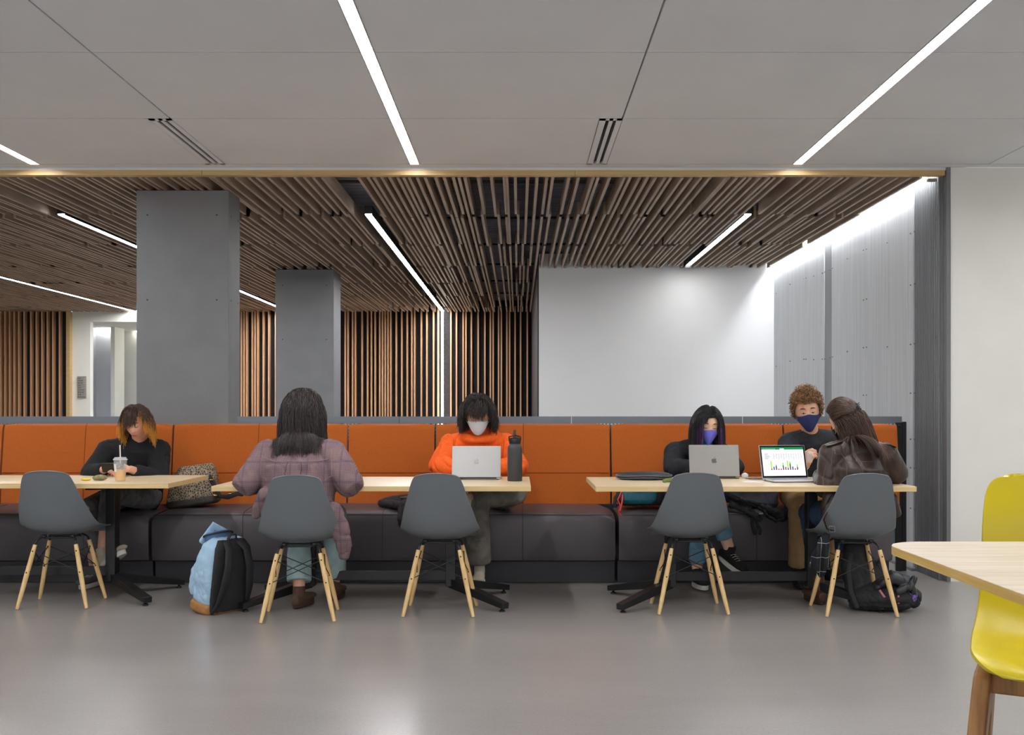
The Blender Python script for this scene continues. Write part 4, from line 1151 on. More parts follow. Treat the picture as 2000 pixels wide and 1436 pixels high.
# ---------------------------------------------------------------- person in purple mask
J = dict(pelvis=(1.22, 7.30, 0.585), chest=(1.22, 7.22, 0.80), neck=(1.24, 7.12, 0.965), sh=[(1.065, 7.13, 0.885), (1.38, 7.13, 0.885)],
         el=[(1.035, 7.0, 0.79), (1.45, 7.03, 0.79)], wr=[(1.17, 6.90, 0.80), (1.34, 6.91, 0.80)],
         hand=[((0.35, -0.9, -0.1), (0, 0, 1), -1, 0.35), ((-0.35, -0.9, -0.1), (0, 0, 1), 1, 0.35)],
         hip=[(1.13, 7.29, 0.575), (1.31, 7.29, 0.575)], kn=[(1.19, 6.86, 0.55), (1.24, 6.78, 0.64)], an=[(1.18, 6.93, 0.11), (1.375, 6.83, 0.27)],
         toe=[(0.15, -1, 0), (0.50, -0.75, -0.40)])
Mh = head_matrix((1.262, 7.02, 1.078), yaw=5, pitch=14, roll=-4, sc=0.97)
P = body('person', SK3, Mh, J)
tag(P, 'person with long black and purple hair wearing a violet face mask', 'person')
M['blackfuzzy'] = mat('black_plush', (26, 26, 30), 0.95, c2=(38, 38, 44), ns=22, bump=0.3, bscale=120)
top_garment('jacket', M['blackfuzzy'], P, J, wid=(0.165, 0.165, 0.168, 0.13, 0.06), sh_r=0.072, arm=(0.076, 0.070, 0.066, 0.060, 0.042), cuff=0.97, amp=0.006, freq=9, seed=7.7, neck_up=-0.015)
q = MB(); q.tube([(1.246, 7.045, 0.90), (1.25, 7.055, 0.955), (1.25, 7.075, 0.985)], [(0.055, 0.05), (0.056, 0.04), (0.045, 0.038)], side=(1,0,0), seg=20)
inv_parent(q.build('shirt', mat('teal_cotton', (22, 142, 160), 0.85), smooth=True), P)
M['bluejean'] = mat('sky_denim', (92, 132, 158), 0.85, c2=(112, 150, 172), ns=20, bump=0.1, bscale=300)
trousers('jeans', M['bluejean'], P, J, thigh=(0.09, 0.08, 0.064), shin=(0.063, 0.060, 0.055), end=(0.86, 0.80))
eyes(Mh, P, brow=(36, 28, 24))
face_mask(Mh, P, mat('violet_mask_fabric', (112, 108, 204), 0.75), 'point', z0=-0.012, z1=-0.122, w=0.066)
HPU = hairmat('hair_purple', (92, 44, 112), (116, 60, 140)); HJB = hairmat('hair_jet', (24, 22, 25), (38, 34, 38), 0.3); HPD = hairmat('hair_plum', (62, 34, 56), (78, 44, 68))
def tip4(t, d, p):
    if d.y > 0.42 and d.z < 0.80 and t > 0.30 and abs(d.x) < 0.50 and (int(d.x*997 + d.z*613) % 5) < 2: return 1
    if d.x < -0.2 and t > 0.62: return 2
    return 0
hair('hair', Mh, P, [HJB, HPU, HPD], n=2600, length=0.40, part=-0.12, curtain=0.053, colliders=[((1.24, 7.14, 0.86), 0.135), ((1.10, 7.10, 0.86), 0.10), ((1.37, 7.10, 0.86), 0.10), ((1.22, 7.18, 0.75), 0.16)], seed=21, frizz=0.06, layer=0.018, rad=0.0022, tipfn=tip4, hairline=0.55)
shoe(P, J['an'][0], J['toe'][0], BLACKSHOE, WHITE_SOLE, lace=WHITE_SOLE); shoe(P, J['an'][1], J['toe'][1], BLACKSHOE, WHITE_SOLE, lace=WHITE_SOLE)

# ---------------------------------------------------------------- person with curly hair and navy mask
J = dict(pelvis=(2.02, 7.32, 0.60), chest=(2.02, 7.26, 0.86), neck=(1.995, 7.17, 1.035), sh=[(1.845, 7.16, 0.955), (2.20, 7.18, 0.955)],
         el=[(1.79, 7.0, 0.80), (2.27, 7.02, 0.80)], wr=[(1.865, 6.80, 0.815), (2.10, 6.80, 0.80)],
         hand=[((0.12, -0.45, 0.75), (-0.75, -0.5, 0.1), -1, 1.1), ((-0.6, -0.75, -0.05), (0, 0, 1), 1, 0.5)],
         hip=[(1.92, 7.30, 0.585), (2.11, 7.30, 0.585)], kn=[(1.845, 6.86, 0.56), (2.05, 6.84, 0.56)], an=[(1.865, 7.0, 0.11), (2.06, 6.98, 0.11)],
         toe=[(-0.1, -1, 0), (0.1, -1, 0)])
Mh = head_matrix((1.945, 7.07, 1.175), yaw=-10, pitch=12, roll=6, sc=1.03)
P = body('person', SK2, Mh, J)
tag(P, 'person with curly brown hair, navy face mask and charcoal T-shirt', 'person')
M['tee'] = mat('charcoal_jersey', (36, 38, 44), 0.9, c2=(44, 46, 52), ns=40, bump=0.08, bscale=260)
top_garment('t_shirt', M['tee'], P, J, wid=(0.165, 0.165, 0.18, 0.13, 0.068), dep=(0.13, 0.125, 0.135, 0.10, 0.068), sh_r=0.074, arm=(0.074, 0.068, 0.060, 0.06, 0.04), short=True, amp=0.004, freq=6, seed=9.6, neck_up=-0.020)
M['khaki'] = mat('khaki_cotton', (158, 124, 84), 0.88, c2=(170, 136, 94), ns=14, bump=0.1, bscale=260)
trousers('trousers', M['khaki'], P, J, thigh=(0.10, 0.090, 0.078), shin=(0.076, 0.070, 0.064), amp=0.005)
eyes(Mh, P, open_=0.0028, brow=(92, 60, 36), bw=0.003)
face_mask(Mh, P, mat('navy_mask_fabric', (34, 46, 96), 0.85), 'cloth', strap=(30, 36, 70), z0=-0.012, z1=-0.124, w=0.071)
# short curls
rn = random.Random(5); q = MB(); ga = math.pi*(3 - math.sqrt(5)); NC = 1500
for k in range(NC):
    zz = 1 - 1.5*(k+.5)/NC; rr = math.sqrt(1 - zz*zz); d = V((rr*math.cos(k*ga), rr*math.sin(k*ga), zz))
    if d.y > 0:
        hl = 0.50*min(1, d.y*1.9) - 0.22*(1 - min(1, d.y*1.9))
        if d.z < hl: continue
    elif d.z < -0.42: continue
    p0 = head_point(d); nn = d.normalized(); a1 = nn.cross(V((0.2, 0.5, 0.8))).normalized(); a2 = nn.cross(a1)
    L = rn.uniform(0.026, 0.050)*(0.6 + 0.4*max(0, d.z + 0.45)/1.2*1.4); ph = rn.random()*6.28; rc = rn.uniform(0.005, 0.010); tu = rn.uniform(1.3, 2.2)*rn.choice((-1, 1)); pts = []
    lean = (a1*rn.uniform(-1, 1) + a2*rn.uniform(-1, 1))*0.35
    for i in range(13):
        t = i/12; an = ph + tu*6.28*t
        pts.append(Mh @ (p0 + nn*(L*t) + lean*L*t + (a1*math.cos(an) + a2*math.sin(an))*rc*min(1, t*3)))
    q.mi = k % 3
    q.tube(pts, [0.0019]*12 + [0.0008], seg=3, caps='flat')
q.mi = 0; rings = []
for i in range(20):
    th = max(0.03, math.pi*0.58*i/19); ring = []
    for kx in range(36):
        a = 2*math.pi*kx/36; d = V((math.sin(th)*math.cos(a), math.sin(th)*math.sin(a), math.cos(th)))
        if d.y > 0:
            hl = 0.50*min(1, d.y*1.9) - 0.22*(1 - min(1, d.y*1.9)) + 0.03
            if d.z < hl: s2 = math.sqrt(1 - hl*hl); h2 = math.hypot(d.x, d.y); d = V((d.x/h2*s2, d.y/h2*s2, hl))
        ring.append(Mh @ (head_point(d)*1.05))
    rings.append(ring)
rs = [q.ring(r) for r in rings]
for a_, b_ in zip(rs, rs[1:]): q.bridge(a_, b_)
inv_parent(q.build('hair', [hairmat('curl_a', (128, 92, 58), (146, 106, 68)), hairmat('curl_b', (168, 126, 82), (184, 142, 96)), hairmat('curl_c', (98, 68, 44), (114, 80, 54))], smooth=True, fix=False), P)
BROWNB = mat('brown_boot_leather', (78, 46, 34), 0.45, c2=(92, 56, 42), ns=12)
shoe(P, J['an'][0], J['toe'][0], BLACKSHOE, mat('dark_sole', (30, 26, 24), 0.7)); shoe(P, J['an'][1], J['toe'][1], BLACKSHOE, mat('dark_sole', (30, 26, 24), 0.7))

# ---------------------------------------------------------------- person in leather jacket, seen from behind
J = dict(pelvis=(1.965, 6.14, 0.565), chest=(1.985, 6.13, 0.81), neck=(1.985, 6.19, 0.985), sh=[(1.835, 6.14, 0.915), (2.155, 6.17, 0.91)],
         el=[(1.80, 6.12, 0.71), (2.235, 6.20, 0.80)], wr=[(1.83, 6.36, 0.79), (2.09, 6.45, 0.785)],
         hand=[((0.4, 0.9, -0.05), (0, 0, 1), 1, 0.4), ((-0.4, 0.9, -0.05), (0, 0, 1), -1, 0.4)],
         hip=[(1.87, 6.16, 0.555), (2.06, 6.16, 0.555)], kn=[(1.83, 6.60, 0.53), (2.03, 6.60, 0.55)], an=[(1.825, 6.38, 0.10), (2.0, 6.44, 0.235)],
         toe=[(-0.15, 1, 0), (0.8, 0.35, -0.1)])
Mh = head_matrix((1.945, 6.235, 1.118), yaw=28, pitch=18, roll=-14, facing=1)
P = body('person', SK1, Mh, J)
tag(P, 'person seen from behind in a dark brown leather jacket with long brown hair', 'person')
M['leatherj'] = mat('brown_jacket_leather', (48, 36, 30), 0.36, c2=(62, 48, 41), ns=10, bump=0.1, bscale=160)
def ex(q):
    q.tube([(1.80, 6.05, 0.68), (1.775, 6.05, 0.60), (1.765, 6.06, 0.54)], [0.045, 0.038, 0.022]); q.tube([(2.14, 6.05, 0.66), (2.185, 6.06, 0.58)], [0.05, 0.03])
LJ = top_garment('leather_jacket', M['leatherj'], P, J, wid=(0.185, 0.178, 0.182, 0.145, 0.065), dep=(0.14, 0.13, 0.125, 0.09, 0.06), sh_r=0.074, arm=(0.076, 0.068, 0.064, 0.058, 0.044), amp=0.011, freq=7, seed=12.4, extra=ex, voxel=0.008)
M['indigo'] = mat('indigo_denim', (38, 64, 98), 0.85, c2=(54, 84, 120), ns=20, bump=0.1, bscale=300)
trousers('jeans', M['indigo'], P, J, shin=(0.062, 0.055, 0.050), end=(0.86, 0.82))
HBR = hairmat('hair_chestnut', (78, 54, 40), (98, 70, 52)); HBR2 = hairmat('hair_dark_brown', (54, 38, 30), (70, 50, 40))
clip = V((-0.022, -0.116, 0.030))
hair('hair', Mh, P, [HBR, HBR2, HBR2], n=2600, length=0.44, part=0.0, pull=(clip, 0.12), curtain=0.066, colliders=[((1.985, 6.12, 0.90), 0.125), ((1.86, 6.13, 0.87), 0.10), ((2.12, 6.14, 0.87), 0.10), ((1.99, 6.10, 0.76), 0.155)], seed=31, frizz=0.16, layer=0.022, rad=0.0023, sway=0.30)
q = MB()
for i in range(7):
    a = -0.9 + 0.3*i
    q.tube([Mh @ (clip + V((0.030*math.sin(a), -0.006, 0.032*a))), Mh @ (clip + V((0.030*math.sin(a) + 0.006, -0.026, 0.034*a))), Mh @ (clip + V((0.022 + 0.01*math.cos(a), -0.014, 0.034*a)))], 0.003, seg=6)
q.tube([Mh @ (clip + V((0.0, -0.026, -0.034))), Mh @ (clip + V((0.004, -0.030, 0))), Mh @ (clip + V((0.0, -0.026, 0.034)))], 0.0045, seg=8)
inv_parent(q.build('hair_clip', mat('tortoise_clip', (40, 28, 24), 0.25), smooth=True), P)
face_mask(Mh, P, mat('black_mask', (30, 30, 34), 0.8), 'cloth', strap=(220, 220, 220), z0=-0.012, z1=-0.118, w=0.068)
# shoulder straps (epaulettes) and seams
q = MB()
def surf(p):
    bpy.context.view_layer.update(); ok, loc, nrm, ix = LJ.closest_point_on_mesh(LJ.matrix_world.inverted() @ V(p)); return LJ.matrix_world @ (loc + nrm*0.003)
for pp_ in ([(1.775, 6.08, 0.985), (1.82, 6.08, 1.0), (1.87, 6.09, 1.01)], [(2.205, 6.12, 0.98), (2.17, 6.12, 0.995), (2.12, 6.12, 1.0)]):
    q = MB(); q.tube([surf(p) for p in pp_], (0.018, 0.004), side=(0, 1, 0), seg=10); ep = q.build('epaulette', M['leatherj'], smooth=True); inv_parent(ep, P)
M['tan_stitch'] = mat('tan_stitching', (122, 100, 78), 0.7)
seam(LJ, [(1.82, 6.02, 0.93), (1.90, 6.0, 0.915), (2.0, 6.0, 0.91), (2.10, 6.02, 0.915), (2.17, 6.05, 0.93)], M['tan_stitch'], 0.0013)
seam(LJ, [(1.865, 6.0, 0.915), (1.875, 6.0, 0.85), (1.88, 6.0, 0.76)], M['tan_stitch'], 0.0013); seam(LJ, [(2.12, 6.02, 0.915), (2.11, 6.0, 0.85), (2.11, 6.0, 0.76)], M['tan_stitch'], 0.0013)
seam(LJ, [(1.82, 6.06, 0.985), (1.795, 6.02, 0.92), (1.80, 6.02, 0.84)], M['tan_stitch'], 0.0013); seam(LJ, [(1.765, 6.05, 0.86), (1.75, 6.06, 0.78), (1.76, 6.06, 0.71)], M['tan_stitch'], 0.0013)
# belt with buckle hanging at the left hip
q = MB(); q.tube([(1.80, 6.0, 0.64), (1.765, 5.99, 0.60), (1.745, 5.99, 0.55), (1.76, 5.98, 0.50), (1.79, 5.975, 0.49)], (0.016, 0.004), side=(0, -1, 0.2), seg=10)
bl = q.build('belt', M['leatherj'], smooth=True); inv_parent(bl, P)
q = MB(); q.tube([(1.77, 5.972, 0.515), (1.80, 5.97, 0.515), (1.803, 5.97, 0.485), (1.773, 5.972, 0.482), (1.77, 5.972, 0.515)], 0.003, seg=6); bk = q.build('buckle', M['steel'], smooth=True); bk.parent = bl
shoe(P, J['an'][0], J['toe'][0], BROWNB, mat('boot_sole', (52, 34, 26), 0.6), high=True); shoe(P, J['an'][1], J['toe'][1], BROWNB, mat('boot_sole', (52, 34, 26), 0.6), high=True)
# ================================================================ THINGS ON THE TABLES
TZ = 0.7405
M['silver'] = mat('silver_aluminium', (172, 171, 170), 0.38, metal=0.25); M['spacegrey'] = mat('grey_aluminium', (138, 134, 130), 0.4, metal=0.3)
APPLE = [(0, .27), (.10, .33), (.24, .355), (.37, .31), (.45, .22), (.37, .14), (.34, .03), (.37, -.08), (.48, -.17), (.42, -.32), (.31, -.46), (.20, -.50), (.10, -.475), (0, -.455), (-.10, -.475), (-.20, -.50), (-.32, -.44), (-.43, -.25), (-.47, -.02), (-.43, .19), (-.33, .31), (-.20, .35), (-.08, .32)]
LEAF = [(0.0, .39), (.02, .50), (.09, .60), (.19, .66), (.18, .54), (.11, .44)]
def laptop(x, y, yaw, lab, m, w=0.312, d=0.218, tilt=18, back=True, logo=None, screen=None):
    """hinge at (x, y); yaw 0 = the lid's outside faces the viewer"""
    t = thing('laptop', (x, y, TZ), lab, 'laptop', None)
    X = Matrix.Translation((x, y, TZ)) @ Matrix.Rotation(math.radians(yaw), 4, 'Z')
    q = MB(); q.xf = X; q.box((-w/2, 0.0, 0.003), (w/2, d, 0.014)); b_ = q.build('base', m, bevel=0.004, seg=3); inv_parent(b_, t)
    q = MB(); q.xf = X; 
    for r_ in range(5):
        for c in range(13): q.box((-w/2 + 0.022 + c*(w-0.044)/13, 0.035 + r_*0.018, 0.014), (-w/2 + 0.022 + (c+.86)*(w-0.044)/13, 0.035 + r_*0.018 + 0.015, 0.0152))
    k_ = q.build('keyboard', M['blackmetal'] if back else m); k_.parent = b_
    q = MB(); q.xf = X; q.box((-0.05, d - 0.085, 0.014), (0.05, d - 0.012, 0.0144)); k_ = q.build('trackpad', m); k_.parent = b_
    XL = X @ Matrix.Translation((0, 0.002, 0.014)) @ Matrix.Rotation(math.radians(tilt), 4, 'X')
    q = MB(); q.xf = XL; q.box((-w/2, -0.005, 0.0), (w/2, 0.0, d)); l_ = q.build('lid', m, bevel=0.003, seg=3); inv_parent(l_, t)
    q = MB(); q.xf = XL; q.box((-w/2 + 0.004, 0.0, 0.006), (w/2 - 0.004, 0.0012, d - 0.004)); z_ = q.build('bezel', mat('bezel_black', (14, 14, 16), 0.25)); z_.parent = l_
    q = MB(); q.xf = XL; q.box((-w/2 + 0.012, 0.0012, 0.016), (w/2 - 0.012, 0.0018, d - 0.012)); z_ = q.build('display', glow('display_glow', (214, 220, 230), 0.75)); z_.parent = l_
    q = MB(); q.xf = X; q.tube([(-w/2 + 0.03, 0.0, 0.012), (w/2 - 0.03, 0, 0.012)], 0.005, seg=10); z_ = q.build('hinge', M['darkmetal'], smooth=True); inv_parent(z_, t)
    q = MB(); q.xf = X
    for a in (-1, 1):
        for c in (0.02, d - 0.02): q.tube([(a*(w/2 - 0.02), c, 0.0), (a*(w/2 - 0.02), c, 0.003)], 0.006, seg=8, caps='flat')
    inv_parent(q.build('rubber_foot', M['blackmetal']), t)
    if logo:
        q = MB(); q.xf = XL; S_ = 0.034
        for poly in (APPLE, LEAF): q.prism([(a*S_, -0.0052, d*0.5 + b*S_) for a, b in poly], (0, -0.0003, 0))
        lg = q.build('logo', mat('logo_mark', logo, 0.25, metal=0.3)); lg.parent = l_
    return t, X
laptop(-0.262, 6.56, 0, 'silver laptop on the middle table in front of the orange hoodie', M['silver'], w=0.306, d=0.202, logo=(150, 148, 146), tilt=-16)
laptop(1.247, 6.66, -3, 'grey laptop with dark apple logo in front of the purple mask', M['spacegrey'], w=0.316, d=0.206, logo=(70, 68, 66), tilt=-16)
# laptop with spreadsheet: its screen faces the viewer
def sheet_laptop():
    x, y, yaw = 1.655, 6.50, 9
    w, d, tilt = 0.300, 0.212, -16
    t = thing('laptop', (x, y, TZ), 'open laptop showing a green-topped spreadsheet with a bar chart', 'laptop')
    X = Matrix.Translation((x, y, TZ)) @ Matrix.Rotation(math.radians(yaw), 4, 'Z')
    q = MB(); q.xf = X; q.box((-w/2, -d*0.93, 0.003), (w/2, 0, 0.013)); b_ = q.build('base', mat('platinum', (196, 200, 206), 0.4, metal=0.2), bevel=0.004, seg=3); inv_parent(b_, t)
    q = MB(); q.xf = X
    for r_ in range(5):
        for c in range(13): q.box((-w/2 + 0.02 + c*(w-0.04)/13, -0.03 - r_*0.018 - 0.015, 0.013), (-w/2 + 0.02 + (c+.86)*(w-0.04)/13, -0.03 - r_*0.018, 0.0142))
    k_ = q.build('keyboard', mat('grey_keys', (120, 122, 128), 0.5)); k_.parent = b_
    q = MB(); q.xf = X; q.box((-w/2 - 0.0004, -0.06, 0.006), (-w/2 + 0.002, -0.035, 0.010)); k_ = q.build('port', M['blackmetal']); k_.parent = b_
    XL = X @ Matrix.Translation((0, 0.0, 0.013)) @ Matrix.Rotation(math.radians(tilt), 4, 'X')
    q = MB(); q.xf = XL; q.box((-w/2, 0, 0), (w/2, 0.007, d)); l_ = q.build('lid', mat('platinum_b', (190, 190, 192), 0.4, metal=0.3), bevel=0.003, seg=3); inv_parent(l_, t)
    q = MB(); q.xf = XL; q.box((-w/2 + 0.003, -0.001, 0.004), (w/2 - 0.003, 0.0, d - 0.003)); z_ = q.build('bezel', mat('bezel_b', (18, 18, 22), 0.25)); z_.parent = l_
    ax0, ax1, az0, az1 = -w/2 + 0.013, w/2 - 0.013, 0.016, d - 0.014
    W_, H_ = ax1 - ax0, az1 - az0
    cols = dict(white=(232, 234, 238), green=(28, 128, 72), tab=(238, 240, 240), grid=(196, 200, 206), ink=(90, 92, 98), lime=(146, 196, 66), slate=(66, 74, 92), maroon=(150, 60, 70), blue=(58, 78, 150))
    keys = list(cols); ms = [glow('display_' + k_, cols[k_], 0.92) for k_ in keys]
    q = MB(); q.xf = XL
    def R_(u0, v0, u1, v1, key, lay):
        q.mi = keys.index(key); yy = -0.0012 - lay*0.0002
        i = [q.pt((ax0 + u*W_, yy, az1 - v*H_)) for u, v in ((u0, v0), (u1, v0), (u1, v1), (u0, v1))]; q.face(i)
    R_(0, 0, 1, 1, 'white', 0); R_(0, 0, 1, 0.085, 'green', 1); R_(0.44, 0.045, 0.54, 0.085, 'tab', 2)
    for k_ in range(9): R_(0.03 + k_*0.035, 0.055, 0.03 + k_*0.035 + 0.02, 0.065, 'tab', 2)
    for k_ in range(14): R_(0.02 + k_*0.07, 0.10, 0.02 + k_*0.07 + 0.035, 0.115, 'grid', 1)
    for k_ in range(22): R_(0, 0.15 + k_*0.038, 1, 0.1515 + k_*0.038, 'grid', 1)
    for k_ in range(16): R_(k_/16, 0.15, k_/16 + 0.0015, 0.95, 'grid', 1)
    rr_ = random.Random(4)
    for r_ in range(6):
        v = 0.22 + r_*0.036
        R_(0.06, v, 0.06 + rr_.uniform(0.07, 0.15), v + 0.012, 'ink', 2)
        for c in range(12):
            if r_ == 5 and c % 2: continue
            u = 0.27 + c*0.059; R_(u, v, u + rr_.uniform(0.022, 0.036), v + 0.013, 'ink', 2)
    R_(0.40, 0.475, 0.58, 0.485, 'grid', 2); R_(0.16, 0.50, 0.86, 0.86, 'white', 2)
    bars = [(0.27, 'lime', 0.03, 'slate'), (0.04, 'slate', 0.06, 'blue'), (0.05, 'lime', 0.13, 'slate'), (0, 'lime', 0.03, 'maroon'), (0, 'lime', 0.03, 'maroon'), (0.10, 'lime', 0.14, 'slate'), (0.02, 'blue', 0.07, 'maroon'), (0.26, 'lime', 0.05, 'slate'), (0.08, 'lime', 0.20, 'slate'), (0.05, 'slate', 0.05, 'blue'), (0, 'lime', 0.04, 'maroon'), (0.10, 'lime', 0.08, 'slate')]
    for k_, (a, ca, b, cb) in enumerate(bars):
        u = 0.185 + k_*0.056
        R_(u, 0.80 - 0.02, u + 0.030, 0.80, 'maroon', 3); R_(u, 0.78 - b, u + 0.030, 0.78, cb, 3)
        if a: R_(u, 0.78 - b - a, u + 0.030, 0.78 - b, ca, 3)
    for k_ in range(7): R_(0.40 + k_*0.03, 0.835, 0.40 + k_*0.03 + 0.018, 0.845, 'grid', 3)
    for k_ in range(3): R_(0.06 + k_*0.09, 0.965, 0.06 + k_*0.09 + 0.03, 0.975, 'ink', 2)
    z_ = q.build('display', ms, fix=False); z_.parent = l_
sheet_laptop()
# dark bottle with straw lid
bxp, byp = W(1005.5, 937, 1)[0:2]
t = thing('water_bottle', (-0.019, 6.45, TZ), 'matte dark grey insulated bottle with straw lid on the middle table', 'bottle')
c = (-0.0205, 6.45, TZ)
q = MB(); q.lathe(c, [(0.043, 0.0), (0.0455, 0.004), (0.0455, 0.195), (0.044, 0.210), (0.036, 0.222), (0.033, 0.226), (0.033, 0.232)], seg=36)
inv_parent(q.build('flask', mat('matte_charcoal', (58, 59, 62), 0.5), smooth='auto'), t)
q = MB(); q.lathe(c, [(0.035, 0.230), (0.0365, 0.234), (0.0365, 0.252), (0.034, 0.262), (0.024, 0.266), (0.012, 0.268)], seg=32)
q.tube([(c[0] - 0.034, c[1], c[2] + 0.248), (c[0] - 0.036, c[1], c[2] + 0.272), (c[0] + 0.0, c[1], c[2] + 0.280), (c[0] + 0.036, c[1], c[2] + 0.272), (c[0] + 0.034, c[1], c[2] + 0.248)], (0.007, 0.005), side=(0, 1, 0), seg=10)
inv_parent(q.build('lid', mat('black_plastic', (20, 21, 24), 0.35), smooth='auto'), t)
q = MB(); q.tube([(c[0] - 0.004, c[1], c[2] + 0.268), (c[0] - 0.003, c[1], c[2] + 0.300), (c[0] - 0.001, c[1], c[2] + 0.312)], [(0.0085, 0.006), (0.0075, 0.0055), (0.006, 0.005)], seg=12)
inv_parent(q.build('mouthpiece', mat('grey_plastic', (52, 56, 62), 0.4), smooth=True), t)
# iced drink
CX, CY = -2.425, 6.335
CX = (235 - 1012)/F*6.42; CY = 6.42
t = thing('iced_drink', (CX, CY, TZ), 'clear plastic cup of milky orange drink with a straw on the left table', 'cup')
glassm = mat('clear_plastic', (236, 238, 242), 0.08, alpha=0.16)
q = MB(); rings = []
def circ(r, z, n=36): return [(CX + r*math.cos(2*math.pi*k/n), CY + r*math.sin(2*math.pi*k/n), TZ + z) for k in range(n)]
q.loft([circ(0.029, 0.001), circ(0.030, 0.003), circ(0.0395, 0.127), circ(0.041, 0.129), circ(0.041, 0.133), circ(0.0378, 0.133), circ(0.0378, 0.127), circ(0.0288, 0.006), circ(0.024, 0.005)])
inv_parent(q.build('cup', glassm, smooth='auto'), t)
q = MB(); q.loft([circ(0.0282, 0.0065), circ(0.0335, 0.072), circ(0.0333, 0.0725)]); inv_parent(q.build('drink', mat('milky_tea', (238, 178, 66), 0.3), smooth='auto'), t)
q = MB(); rn = random.Random(3)
for k in range(9):
    a = rn.random()*6.28; r_ = rn.uniform(0.004, 0.020); z = 0.078 + 0.008*k*0.9 if k < 5 else rn.uniform(0.075, 0.10)
    q.xf = Matrix.Translation((CX + r_*math.cos(a), CY + r_*math.sin(a), TZ + z)) @ Matrix.Rotation(rn.random()*3, 4, 'X') @ Matrix.Rotation(rn.random()*3, 4, 'Z'); q.box((-0.008, -0.008, -0.008), (0.008, 0.008, 0.008))
inv_parent(q.build('ice', mat('ice', (205, 205, 205), 0.15, alpha=0.45), bevel=0.002), t)
q = MB(); q.loft([circ(0.0425, 0.131), circ(0.0425, 0.136), circ(0.037, 0.139), circ(0.035, 0.147), circ(0.018, 0.149), circ(0.006, 0.149)]); inv_parent(q.build('lid', mat('clear_lid', (232, 234, 238), 0.12, alpha=0.5), smooth='auto'), t)
q = MB(); q.tube([(CX + 0.004, CY, TZ + 0.03), (CX - 0.001, CY + .002, TZ + 0.15), (CX - 0.004, CY + .004, TZ + 0.222)], 0.0038, seg=12, caps='flat'); inv_parent(q.build('straw', mat('cream_straw', (236, 228, 214), 0.5), smooth='auto'), t)
q = MB(); q.xf = Matrix.Translation((CX, CY, TZ))
g_ = []
for z, r_ in ((0.060, 0.0345), (0.108, 0.0385)): g_.append([q.pt((r_*math.cos(math.radians(a)), r_*math.sin(math.radians(a)), z)) for a in range(-150, -104, 6)])
for i in range(len(g_[0]) - 1): q.face((g_[0][i], g_[0][i+1], g_[1][i+1], g_[1][i]))
inv_parent(q.build('paper_label', mat('label_white', (224, 224, 222), 0.6)), t)
# small pouch with yellow tag
q = MB(); q.ell((-2.585, 6.50, TZ + 0.018), (0.042, 0.026, 0.018)); q.ell((-2.61, 6.50, TZ + 0.016), (0.026, 0.02, 0.014))
me = remeshed(q, 'pouch', 0.004, 2); folds(me, 0.002, 40, (1,1,1)); t = thing('coin_pouch', (-2.59, 6.5, TZ), 'small olive pouch with a yellow piece lying on the left table', 'pouch')
put(me, 'pouch', mat('olive_cloth', (158, 150, 100), 0.8, c2=(120, 116, 80), ns=60), t)
q = MB(); q.ell((-2.665, 6.485, TZ + 0.008), (0.026, 0.016, 0.008)); q.ell((-2.69, 6.495, TZ + 0.007), (0.016, 0.014, 0.007)); inv_parent(q.build('yellow_tag', mat('bright_yellow', (236, 208, 20), 0.5), smooth=True), t)

# items on the right table
q = MB(); q.loft([[ (x, y, z) for x, y in [(c0*0.17*k_*(1 + .12*math.sin(a)) + 0.79, s0*0.09*k_ + 6.58) for a, c0, s0 in [(2*math.pi*i/28, math.cos(2*math.pi*i/28), math.sin(2*math.pi*i/28)) for i in range(28)]]] for z, k_ in ((TZ + 0.001, 0.86), (TZ + 0.012, 1.0), (TZ + 0.022, 1.0), (TZ + 0.038, 0.94), (TZ + 0.046, 0.75), (TZ + 0.050, 0.3))])
me = remeshed(q, 'sleeve', 0.006, 2); folds(me, 0.0025, 14, (1, 1, 2.0))
t = thing('laptop_sleeve', (0.79, 6.58, TZ), 'flat black zipped sleeve lying at the left end of the right table', 'case'); put(me, 'case_body', mat('black_neoprene', (46, 48, 52), 0.55), t)
q = MB()
pp = [(0.79 + 0.174*math.cos(a)*(1 + .12*math.sin(a)), 6.58 + 0.094*math.sin(a), TZ + 0.026 + 0.003*math.sin(a*3)) for a in [2*math.pi*i/40 for i in range(41)]]
q.tube(pp, 0.004, seg=6, caps='flat'); q.tube([(p[0]*1 , p[1] - 0.0, p[2] - 0.013) for p in pp], 0.003, seg=6, caps='flat'); inv_parent(q.build('zip', mat('zip_grey', (84, 88, 94), 0.4), smooth=True), t)
q = MB(); q.tube([(0.885, 6.30, TZ + 0.014), (0.93, 6.29, TZ + 0.016), (0.975, 6.28, TZ + 0.014)], [(0.012, 0.011), (0.02, 0.014), (0.014, 0.012)], side=(0, 1, 0)); q.box((0.868, 6.29, TZ), (0.885, 6.31, TZ + 0.02))
t = thing('glasses_pouch', (0.93, 6.3, TZ), 'small green pouch beside the black sleeve on the right table', 'pouch'); me = remeshed(q, 'pouch', 0.004, 3); put(me, 'pouch', mat('moss_green', (104, 124, 56), 0.8), t)
t = thing('phone', (1.50, 6.60, TZ), 'phone lying flat between the grey laptop and the spreadsheet laptop', 'phone')
q = MB(); q.xf = Matrix.Translation((1.515, 6.62, TZ)) @ Matrix.Rotation(0.25, 4, 'Z'); q.box((-0.073, -0.036, 0.0005), (0.073, 0.036, 0.007)); inv_parent(q.build('case', mat('phone_case', (150, 140, 140), 0.35), bevel=0.002), t)
